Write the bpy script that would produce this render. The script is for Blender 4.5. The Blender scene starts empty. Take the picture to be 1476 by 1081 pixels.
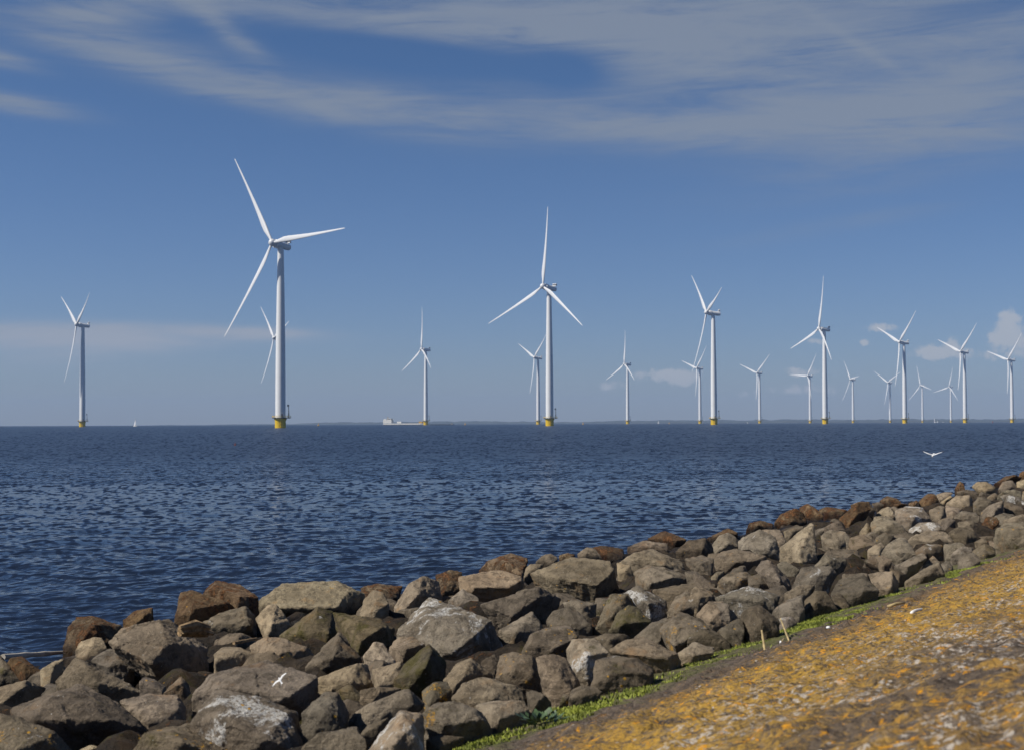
import bpy, bmesh, math, random
import numpy as np
from mathutils import Vector, Matrix, noise

C = bpy.context.scene
COL = C.collection
R = math.radians

# ---------------------------------------------------------------- camera
PITCH, ROLL, FPX, CX, CY = R(1.91), 0.00373, 2050.0, 738.0, 540.5
CAM = Vector((0, 0, 3.0))
_U0 = Vector((0, -math.sin(PITCH), math.cos(PITCH)))
_W0 = Vector((0, math.cos(PITCH), math.sin(PITCH)))
_X0 = Vector((1, 0, 0))
_r = _X0*math.cos(ROLL) - _U0*math.sin(ROLL)
_u = _X0*math.sin(ROLL) + _U0*math.cos(ROLL)
cd = bpy.data.cameras.new('camera')
cam = bpy.data.objects.new('camera', cd); COL.objects.link(cam)
m = Matrix.Identity(4)
for i in range(3):
    m[i][0] = _r[i]; m[i][1] = _u[i]; m[i][2] = -_W0[i]; m[i][3] = CAM[i]
cam.matrix_world = m
cd.sensor_width = 36; cd.lens = 50.0; cd.clip_start = 0.1; cd.clip_end = 60000
cd.dof.use_dof = True; cd.dof.focus_distance = 22.0; cd.dof.aperture_fstop = 4.5
C.camera = cam

# ---------------------------------------------------------------- light
SUN_DIR = Vector((-0.94, -0.34, 0)).normalized()
SUN_EL = R(43)
sd = Vector((SUN_DIR.x*math.cos(SUN_EL), SUN_DIR.y*math.cos(SUN_EL), math.sin(SUN_EL)))
sl = bpy.data.lights.new('sun', 'SUN'); sl.energy = 4.9; sl.angle = R(0.53); sl.color = (1, 0.93, 0.82)
so = bpy.data.objects.new('sun', sl); COL.objects.link(so)
so.rotation_euler = sd.to_track_quat('Z', 'Y').to_euler(); so.location = (0, 0, 200)

C.view_settings.view_transform = 'Standard'; C.view_settings.look = 'None'
C.view_settings.gamma = 1.0; C.view_settings.exposure = 0.0
C.view_settings.use_curve_mapping = False

# ---------------------------------------------------------------- node helper
class NT:
    def __init__(s, tree):
        s.t = tree; s.n = tree.nodes; s.l = tree.links
    def new(s, kind, **kw):
        nd = s.n.new(kind)
        for k, v in kw.items(): setattr(nd, k, v)
        return nd
    def put(s, sock, v):
        if isinstance(v, bpy.types.NodeSocket): s.l.new(v, sock)
        elif v is not None: sock.default_value = v
    def math(s, op, a, b=None, c=None, clamp=False):
        nd = s.new('ShaderNodeMath', operation=op, use_clamp=clamp)
        s.put(nd.inputs[0], a); s.put(nd.inputs[1], b); s.put(nd.inputs[2], c)
        return nd.outputs[0]
    def mix(s, f, a, b, mode='MIX'):
        nd = s.new('ShaderNodeMix', data_type='RGBA', blend_type=mode)
        s.put(nd.inputs['Factor'], f)
        s.put(nd.inputs[6], a); s.put(nd.inputs[7], b)
        return nd.outputs[2]
    def noise(s, vec, scale, detail=4, rough=0.55, dist=0.0, w=None):
        nd = s.new('ShaderNodeTexNoise')
        s.put(nd.inputs['Vector'], vec); s.put(nd.inputs['Scale'], scale)
        nd.inputs['Detail'].default_value = detail; nd.inputs['Roughness'].default_value = rough
        nd.inputs['Distortion'].default_value = dist
        return nd.outputs[0]
    def vor(s, vec, scale, feature='F1', out=0, rnd=1.0):
        nd = s.new('ShaderNodeTexVoronoi', feature=feature)
        s.put(nd.inputs['Vector'], vec); s.put(nd.inputs['Scale'], scale)
        nd.inputs['Randomness'].default_value = rnd
        return nd.outputs[out]
    def step(s, x, a, b):
        nd = s.new('ShaderNodeMapRange', interpolation_type='SMOOTHSTEP')
        s.put(nd.inputs[0], x); s.put(nd.inputs[1], a); s.put(nd.inputs[2], b)
        nd.inputs[3].default_value = 0.0; nd.inputs[4].default_value = 1.0
        return nd.outputs[0]
    def mapping(s, vec, loc=(0, 0, 0), rot=(0, 0, 0), scale=(1, 1, 1), kind='POINT'):
        nd = s.new('ShaderNodeMapping', vector_type=kind)
        s.put(nd.inputs['Vector'], vec)
        nd.inputs['Location'].default_value = loc; nd.inputs['Rotation'].default_value = rot
        nd.inputs['Scale'].default_value = scale
        return nd.outputs[0]
    def vmath(s, op, a, b=None):
        nd = s.new('ShaderNodeVectorMath', operation=op)
        s.put(nd.inputs[0], a)
        if b is not None: s.put(nd.inputs[1], b)
        return nd.outputs['Value'] if op in ('LENGTH', 'DOT_PRODUCT') else nd.outputs[0]

def rgb(r, g, b): return (r, g, b, 1.0)

# ---------------------------------------------------------------- world: Nishita sky with cloud layers laid out by compass direction
w = bpy.data.worlds.new('World'); C.world = w; w.use_nodes = True
T = NT(w.node_tree); T.n.clear()
sky = T.new('ShaderNodeTexSky', sky_type='NISHITA')
sky.sun_disc = False; sky.sun_elevation = SUN_EL; sky.sun_rotation = R(260); sky.altitude = 0
sky.air_density = 1.0; sky.dust_density = 0.2; sky.ozone_density = 3.0
gen = T.new('ShaderNodeTexCoord').outputs['Generated']
sep = T.new('ShaderNodeSeparateXYZ'); T.l.new(gen, sep.inputs[0])
az = T.math('ARCTAN2', sep.outputs[0], sep.outputs[1])
el = T.math('ARCTAN2', sep.outputs[2], T.math('SQRT', T.math('ADD', T.math('MULTIPLY', sep.outputs[0], sep.outputs[0]), T.math('MULTIPLY', sep.outputs[1], sep.outputs[1]))))
cmb = T.new('ShaderNodeCombineXYZ'); T.l.new(az, cmb.inputs[0]); T.l.new(el, cmb.inputs[1])
P = cmb.outputs[0]
def blob(px, py, rx, ry, deg=0, amp=1.0):
    v = T.mapping(P, ((px-738)/FPX, (609-py)/FPX, 0), (0, 0, -R(deg)), (rx/FPX, ry/FPX, 1), 'TEXTURE')
    l = T.vmath('LENGTH', v)
    e = T.math('POWER', 2.718, T.math('MULTIPLY', T.math('MULTIPLY', l, l), -1.0))
    return T.math('MULTIPLY', e, amp)
def total(lst):
    a = lst[0]
    for b in lst[1:]: a = T.math('ADD', a, b)
    return a
cirrus = total([blob(*a) for a in [
    (1150, 70, 460, 115, 0, .72), (720, 40, 300, 36, 3, .62), (270, 122, 260, 24, 12, .62), (560, 160, 190, 26, 7, .5),
    (960, 190, 300, 30, 3, .5), (1330, 180, 260, 50, -4, .45), (150, 52, 80, 16, 0, .62), (45, 178, 90, 13, 5, .7),
    (25, 120, 55, 12, 8, .6), (330, 62, 70, 16, 35, .48), (230, 22, 300, 22, 3, .45), (180, 85, 220, 40, 8, .18), (620, 90, 200, 22, 6, -.5), (820, 105, 55, 30, 10, -.45),
    (965, 160, 70, 9, -3, -.2), (1360, 60, 110, 20, -5, -.25), (1240, 95, 90, 7, 35, .22), (1300, 250, 260, 45, -8, .28),
    (100, 488, 200, 18, 1, .9), (330, 480, 140, 10, 2, .75), (60, 520, 160, 20, 0, .3), (1200, 335, 200, 14, -8, .18)]])
n1 = T.noise(T.mapping(P, scale=(8, 60, 1), rot=(0, 0, R(-6))), 1.0, 9, .62, .8)
n2 = T.noise(T.mapping(P, scale=(26, 210, 1), rot=(0, 0, R(-10))), 1.0, 8, .7, 1.2)
nn = T.math('ADD', T.math('MULTIPLY', n1, .8), T.math('MULTIPLY', n2, .2))
cir = T.math('MULTIPLY', cirrus, T.math('ADD', T.math('MULTIPLY', nn, 3.0), -.58))
cir = T.math('MULTIPLY', T.step(cir, -.05, .85), 0.82)
cum = total([blob(*a) for a in [
    (960, 542, 48, 10, 0, 1.0), (985, 552, 22, 9, 0, .8), (880, 558, 24, 8, 0, .6), (1430, 470, 17, 15, 0, 1.0), (1420, 492, 26, 14, 0, 1.0),
    (1440, 504, 40, 10, 0, .6), (1354, 506, 13, 11, 0, 1.0), (1325, 513, 18, 10, 0, 1.0), (1340, 518, 40, 8, 0, .7), (1258, 480, 22, 7, 0, .9),
    (1238, 499, 9, 6, 0, .8), (1150, 540, 28, 8, 0, .9), (1155, 565, 60, 9, 0, .7), (1170, 497, 14, 5, 0, .8), (1420, 520, 60, 9, 0, .5),
    (1068, 570, 16, 7, 0, .5), (1475, 500, 24, 7, 0, .8)]])
n3 = T.noise(P, 130, 5, .62, .3)
cu = T.math('MULTIPLY', T.step(T.math('ADD', cum, T.math('MULTIPLY', T.math('SUBTRACT', n3, .5), 2.0)), .27, .92), .78)
cu = T.math('MULTIPLY', cu, T.step(cum, .05, .4))

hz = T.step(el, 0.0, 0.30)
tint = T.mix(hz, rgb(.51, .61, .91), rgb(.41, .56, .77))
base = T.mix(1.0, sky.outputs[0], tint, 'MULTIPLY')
zen_dim = T.step(el, .35, 1.1)
base = T.mix(zen_dim, base, T.mix(1.0, base, rgb(.52, .50, .48), 'MULTIPLY'))  # unseen overhead sky dimmed so that shadows on the rocks turn darker
c1 = T.mix(cir, base, T.mix(T.step(el, .04, .14), rgb(4.2, 4.6, 5.5), rgb(2.75, 3.25, 4.1)))
c2 = T.mix(cu, c1, rgb(5.2, 5.5, 6.1))
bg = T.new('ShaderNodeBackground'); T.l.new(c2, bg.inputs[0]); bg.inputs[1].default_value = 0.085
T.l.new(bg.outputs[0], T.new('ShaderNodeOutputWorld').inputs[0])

# ---------------------------------------------------------------- geometry helpers
def ray(px, py):
    d = _W0 + _r*((px-CX)/FPX) + _u*((CY-py)/FPX)
    return d / math.hypot(d.x, d.y)            # unit horizontal length
AL = Vector((math.sin(R(30.8)), math.cos(R(30.8)), 0))    # direction along the dike
LA = Vector((AL.y, -AL.x, 0))                              # across the dike, towards land
def dike(s, t, z=0): return Vector((LA.x*s+AL.x*t, LA.y*s+AL.y*t, z))
def bed_z(s):
    if s > -4.1: return 1.28 + (s+4.1)*.25
    return 1.28 + (s+4.1)*0.1255
def slope_z(s):
    z = 1.3 + (s+4)*.25
    return z if s < 4 else 3.3 + (s-4)*.02
def hit(px, py, zf):
    d = ray(px, py); s1 = d.dot(LA)
    lo, hi = 1.0, 120.0
    f = lambda t: CAM.z + d.z*t - zf(s1*t)
    for _ in range(60):
        mid = .5*(lo+hi)
        if f(mid) > 0: lo = mid
        else: hi = mid
    return Vector((d.x*lo, d.y*lo, CAM.z+d.z*lo)), lo

def tag(o, label=None, cat=None, group=None, kind=None):
    if label: o['label'] = label
    if cat: o['category'] = cat
    if group: o['group'] = group
    if kind: o['kind'] = kind
    return o
def link(name, me, mat=None, parent=None, smooth=False):
    o = bpy.data.objects.new(name, me); COL.objects.link(o)
    if mat is not None: me.materials.append(mat)
    if smooth:
        me.polygons.foreach_set('use_smooth', [True]*len(me.polygons)); me.update()
    if parent: o.parent = parent
    return o
def empty(name, loc=(0, 0, 0), rz=0):
    o = bpy.data.objects.new(name, None); COL.objects.link(o)
    o.location = loc; o.rotation_euler = (0, 0, rz); o.empty_display_size = .3
    return o
def grid_mesh(name, X, Y, Z):
    nr, nc = X.shape
    co = np.stack([X, Y, Z], -1).reshape(-1, 3).astype(np.float32)
    idx = np.arange(nr*nc).reshape(nr, nc)
    q = np.stack([idx[:-1, :-1], idx[:-1, 1:], idx[1:, 1:], idx[1:, :-1]], -1).reshape(-1, 4)
    me = bpy.data.meshes.new(name)
    me.vertices.add(len(co)); me.vertices.foreach_set('co', co.ravel())
    me.loops.add(q.size); me.loops.foreach_set('vertex_index', q.ravel().astype(np.int32))
    me.polygons.add(len(q)); me.polygons.foreach_set('loop_start', np.arange(0, q.size, 4, dtype=np.int32))
    me.polygons.foreach_set('use_smooth', np.ones(len(q), dtype=bool))
    me.update(calc_edges=True); me.validate()
    return me
# --- small mesh pieces written into a bmesh
def bm_box(bm, cx, cy, cz, sx, sy, sz, M=None):
    vs = [bm.verts.new((cx+dx*sx/2, cy+dy*sy/2, cz+dz*sz/2)) for dx in (-1, 1) for dy in (-1, 1) for dz in (-1, 1)]
    if M: bmesh.ops.transform(bm, matrix=M, verts=vs)
    for f in ((0, 1, 3, 2), (4, 6, 7, 5), (0, 4, 5, 1), (2, 3, 7, 6), (0, 2, 6, 4), (1, 5, 7, 3)):
        bm.faces.new([vs[i] for i in f])
    return vs
def bm_loft(bm, rings, cap=True):
    vr = [[bm.verts.new(p) for p in r] for r in rings]
    n = len(vr[0])
    for a, b in zip(vr, vr[1:]):
        for i in range(n): bm.faces.new((a[i], a[(i+1) % n], b[(i+1) % n], b[i]))
    if cap:
        bm.faces.new(vr[0][::-1]); bm.faces.new(vr[-1])
def bm_lathe(bm, prof, n=32, axis='Z', off=(0, 0, 0)):
    rings = []
    for r, h in prof:
        ring = []
        for i in range(n):
            a = 2*math.pi*i/n; c, s = r*math.cos(a), r*math.sin(a)
            p = (c, s, h) if axis == 'Z' else (h, c, s)
            ring.append((p[0]+off[0], p[1]+off[1], p[2]+off[2]))
        rings.append(ring)
    bm_loft(bm, rings)
def bm_tube(bm, pts, r, n=6):
    pts = [Vector(p) for p in pts]; rs = r if isinstance(r, (list, tuple)) else [r]*len(pts)
    rings = []
    for i, p in enumerate(pts):
        t = (pts[min(i+1, len(pts)-1)] - pts[max(i-1, 0)]).normalized()
        a = t.orthogonal().normalized() if i == 0 else (a - t*a.dot(t)).normalized()
        b = t.cross(a)
        rings.append([p + (a*math.cos(2*math.pi*k/n) + b*math.sin(2*math.pi*k/n))*rs[i] for k in range(n)])
    bm_loft(bm, rings)
def bm_done(name, bm, mat, parent=None, smooth=False, angle=None):
    bmesh.ops.recalc_face_normals(bm, faces=bm.faces[:])
    me = bpy.data.meshes.new(name); bm.to_mesh(me); bm.free()
    o = link(name, me, mat, parent, smooth)
    if angle: me.set_sharp_from_angle(angle=R(angle))
    return o

# ---------------------------------------------------------------- materials
def pbsdf(name):
    mt = bpy.data.materials.new(name); mt.use_nodes = True
    t = NT(mt.node_tree); b = t.n['Principled BSDF']
    return mt, t, b
def plain(name, col, rough=.5, metal=0, vary=.12, scale=1.5, bump=0, wear=None):
    mt, t, b = pbsdf(name)
    oc = t.new('ShaderNodeTexCoord').outputs['Object']
    n = t.noise(oc, scale, 6, .6)
    dark = tuple(c*(1-vary*2) for c in col)+(1,)
    c = t.mix(t.step(n, .3, .7), dark, tuple(col)+(1,))
    if wear:
        n2 = t.noise(t.mapping(oc, scale=(1, 1, .25)), scale*3, 6, .7)
        c = t.mix(t.math('MULTIPLY', t.step(n2, .58, .75), wear[3]), c, rgb(*wear[:3]))
    t.l.new(c, b.inputs['Base Color']); b.inputs['Roughness'].default_value = rough; b.inputs['Metallic'].default_value = metal
    if bump:
        bp = t.new('ShaderNodeBump'); bp.inputs['Strength'].default_value = bump; bp.inputs['Distance'].default_value = .02
        t.l.new(n, bp.inputs['Height']); t.l.new(bp.outputs[0], b.inputs['Normal'])
    return mt
M_WHITE = plain('turbine white paint', (.76, .78, .80), .45, vary=.03, scale=.12, wear=(.42, .42, .40, .25))
M_BLADE = plain('blade gelcoat', (.72, .74, .77), .4, vary=.03, scale=.1)
M_YELLOW = plain('yellow marine paint', (.86, .58, .015), .5, vary=.06, scale=.4, wear=(.45, .30, .05, .5))
M_STEEL = plain('dark galvanised steel', (.10, .11, .13), .5, .4)
M_DARK = plain('cooler black', (.03, .03, .035), .5)
M_SHIPW = plain('ship white paint', (.70, .70, .67), .5, vary=.04, scale=.3, wear=(.5, .4, .3, .3))
M_SHIPD = plain('ship dark hull', (.03, .035, .05), .5, vary=.1, scale=.2)
M_SHIPO = plain('ship ochre equipment', (.55, .33, .06), .5)
M_SAIL = plain('sail cloth', (.78, .80, .84), .8, vary=.05)
M_GLASS = plain('wheelhouse glass', (.02, .03, .04), .1)
M_BUOY = plain('buoy yellow', (.75, .42, .04), .5)
M_REDB = plain('buoy red', (.30, .09, .06), .6)
M_REED = plain('dry reed', (.58, .45, .22), .8, vary=.25, scale=18, bump=.3)
M_WOOD = plain('driftwood', (.40, .27, .14), .9, vary=.35, scale=20, bump=.8)
M_POLE = plain('bleached pole', (.62, .56, .46), .8, vary=.2, scale=6)
M_BONE = plain('bleached white shell', (.85, .85, .85), .6, vary=.06, scale=12, bump=.4)
# rock material: stone body in object space, lichen, guano, weed and a wet tide band as real surface cover
def rock_mat(name, light, dark, lichen=.1, white=.05, weed=0.0, moss=.1, bump=.7):
    mt, t, b = pbsdf(name)
    tc = t.new('ShaderNodeTexCoord'); oi = t.new('ShaderNodeObjectInfo'); geo = t.new('ShaderNodeNewGeometry')
    off = t.new('ShaderNodeCombineXYZ')
    t.l.new(t.math('MULTIPLY', oi.outputs['Random'], 40), off.inputs[0]); t.l.new(t.math('MULTIPLY', oi.outputs['Random'], 73), off.inputs[2])
    p = t.vmath('ADD', tc.outputs['Object'], off.outputs[0])
    big = t.noise(p, 1.7, 7, .62, .6); med = t.noise(p, 9, 7, .68, .3); fine = t.noise(p, 55, 5, .7)
    grain = t.noise(p, 190, 3, .7)
    strata = t.noise(t.mapping(p, scale=(1.2, 1.2, 9), rot=(.4, .5, 0)), 2.2, 6, .65, .4)
    c = t.mix(t.step(big, .30, .68), rgb(*dark), rgb(*light))
    c = t.mix(t.math('MULTIPLY', t.step(med, .46, .62), .7), c, rgb(*[x*.5 for x in dark]))
    c = t.mix(t.math('MULTIPLY', t.step(strata, .55, .7), .3), c, rgb(*[x*1.25 for x in light]))
    c = t.mix(t.math('MULTIPLY', t.step(fine, .54, .68), .55), c, rgb(light[0]*1.3, light[1]*1.3, light[2]*1.32))
    c = t.mix(t.math('MULTIPLY', t.step(grain, .54, .66), .5), c, rgb(*[x*.35 for x in dark]))
    rust = t.step(t.noise(p, 2.6, 6, .7), .56, .68)
    c = t.mix(t.math('MULTIPLY', rust, .45), c, rgb(light[0]*.9, light[1]*.66, light[2]*.42))
    hue = t.mix(oi.outputs['Random'], rgb(1.04, .96, .86), rgb(.95, .94, .93))
    c = t.mix(1.0, c, hue, 'MULTIPLY')
    c = t.mix(1.0, c, oi.outputs['Color'], 'MULTIPLY')
    if moss:
        mm = t.math('MULTIPLY', t.step(t.noise(p, 3.3, 6, .7), .66-moss*.25, .80-moss*.25), t.step(med, .35, .6))
        c = t.mix(t.math('MULTIPLY', mm, .7), c, rgb(.085, .075, .015))
    if white:
        wm = t.math('MULTIPLY', t.step(t.noise(t.mapping(p, scale=(1, 1, .6)), 3.1, 7, .7, .5), .66-white*.30, .72-white*.28), t.step(t.noise(p, 40, 5, .85), .40, .54))
        c = t.mix(wm, c, rgb(.62, .61, .58))
        wm2 = t.step(t.vor(p, 22), .13, .07)
        wm2 = t.math('MULTIPLY', wm2, t.step(t.noise(p, 5, 3), .58, .66))
        c = t.mix(wm2, c, rgb(.60, .59, .55))
    if lichen:
        lm = t.math('MULTIPLY', t.step(t.noise(p, 4.2, 5, .7, .3), .70-lichen*.24, .76-lichen*.22), t.step(t.noise(p, 34, 5, .8), .49, .56))
        c = t.mix(t.math('MULTIPLY', lm, .85), c, rgb(.58, .31, .025))
    if lichen:
        dots = t.math('MULTIPLY', t.step(t.vor(p, 13), .17, .10), t.step(t.noise(p, 3.1, 3), .62-lichen*.2, .68-lichen*.2))
        c = t.mix(t.math('MULTIPLY', dots, .9), c, rgb(.60, .33, .03))
    if weed:
        wd = t.step(t.noise(t.mapping(p, scale=(1, 1, .5)), 4.5, 8, .75, .6), .60-weed*.28, .68-weed*.24)
        wc = t.mix(t.step(t.noise(p, 26, 5, .8), .35, .65), rgb(.07, .034, .018), rgb(.38, .18, .07))
        c = t.mix(wd, c, wc)
    sp = t.new('ShaderNodeSeparateXYZ'); t.l.new(geo.outputs['Position'], sp.inputs[0])
    wet = t.math('SUBTRACT', 1.0, t.step(t.math('ADD', sp.outputs[2], t.math('MULTIPLY', med, -.25)), .02, .22))
    c = t.mix(wet, c, t.mix(1.0, c, rgb(.28, .24, .2), 'MULTIPLY'))
    t.l.new(c, b.inputs['Base Color'])
    rg = t.math('SUBTRACT', .93, t.math('MULTIPLY', wet, .55)); t.l.new(rg, b.inputs['Roughness'])
    b.inputs['Specular IOR Level'].default_value = .3
    h = t.math('ADD', t.math('MULTIPLY', med, .9), t.math('ADD', t.math('MULTIPLY', fine, .35), t.math('MULTIPLY', grain, .10)))
    h = t.math('ADD', h, t.math('MULTIPLY', strata, .35))
    if weed: h = t.math('ADD', h, t.math('MULTIPLY', t.math('MULTIPLY', wd, t.noise(p, 32, 5, .8)), .8))
    bp = t.new('ShaderNodeBump'); bp.inputs['Strength'].default_value = bump; bp.inputs['Distance'].default_value = .12
    t.l.new(h, bp.inputs['Height']); t.l.new(bp.outputs[0], b.inputs['Normal'])
    return mt
RM = {
 't': rock_mat('tan stone', (.48, .40, .285), (.30, .245, .17), .06, .02, 0, .08),
 'g': rock_mat('grey brown stone', (.35, .30, .23), (.185, .155, .115), .12, .05, 0, .12),
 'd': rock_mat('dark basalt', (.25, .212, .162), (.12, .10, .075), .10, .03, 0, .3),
 'l': rock_mat('lichened stone', (.30, .258, .195), (.15, .125, .092), .5, .15, 0, .5),
 's': rock_mat('white stained stone', (.37, .325, .265), (.20, .17, .135), .25, .45, 0, .2),
 'w': rock_mat('weed covered stone', (.42, .31, .19), (.20, .14, .085), .12, .05, .5, .1, 1.0),
 'r': rock_mat('rust tinged stone', (.31, .21, .115), (.15, .09, .05), .15, .05, .35, .1, .9),
 'm': rock_mat('mossy dark stone', (.21, .18, .115), (.10, .083, .052), .2, .05, 0, .8),
}

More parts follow.
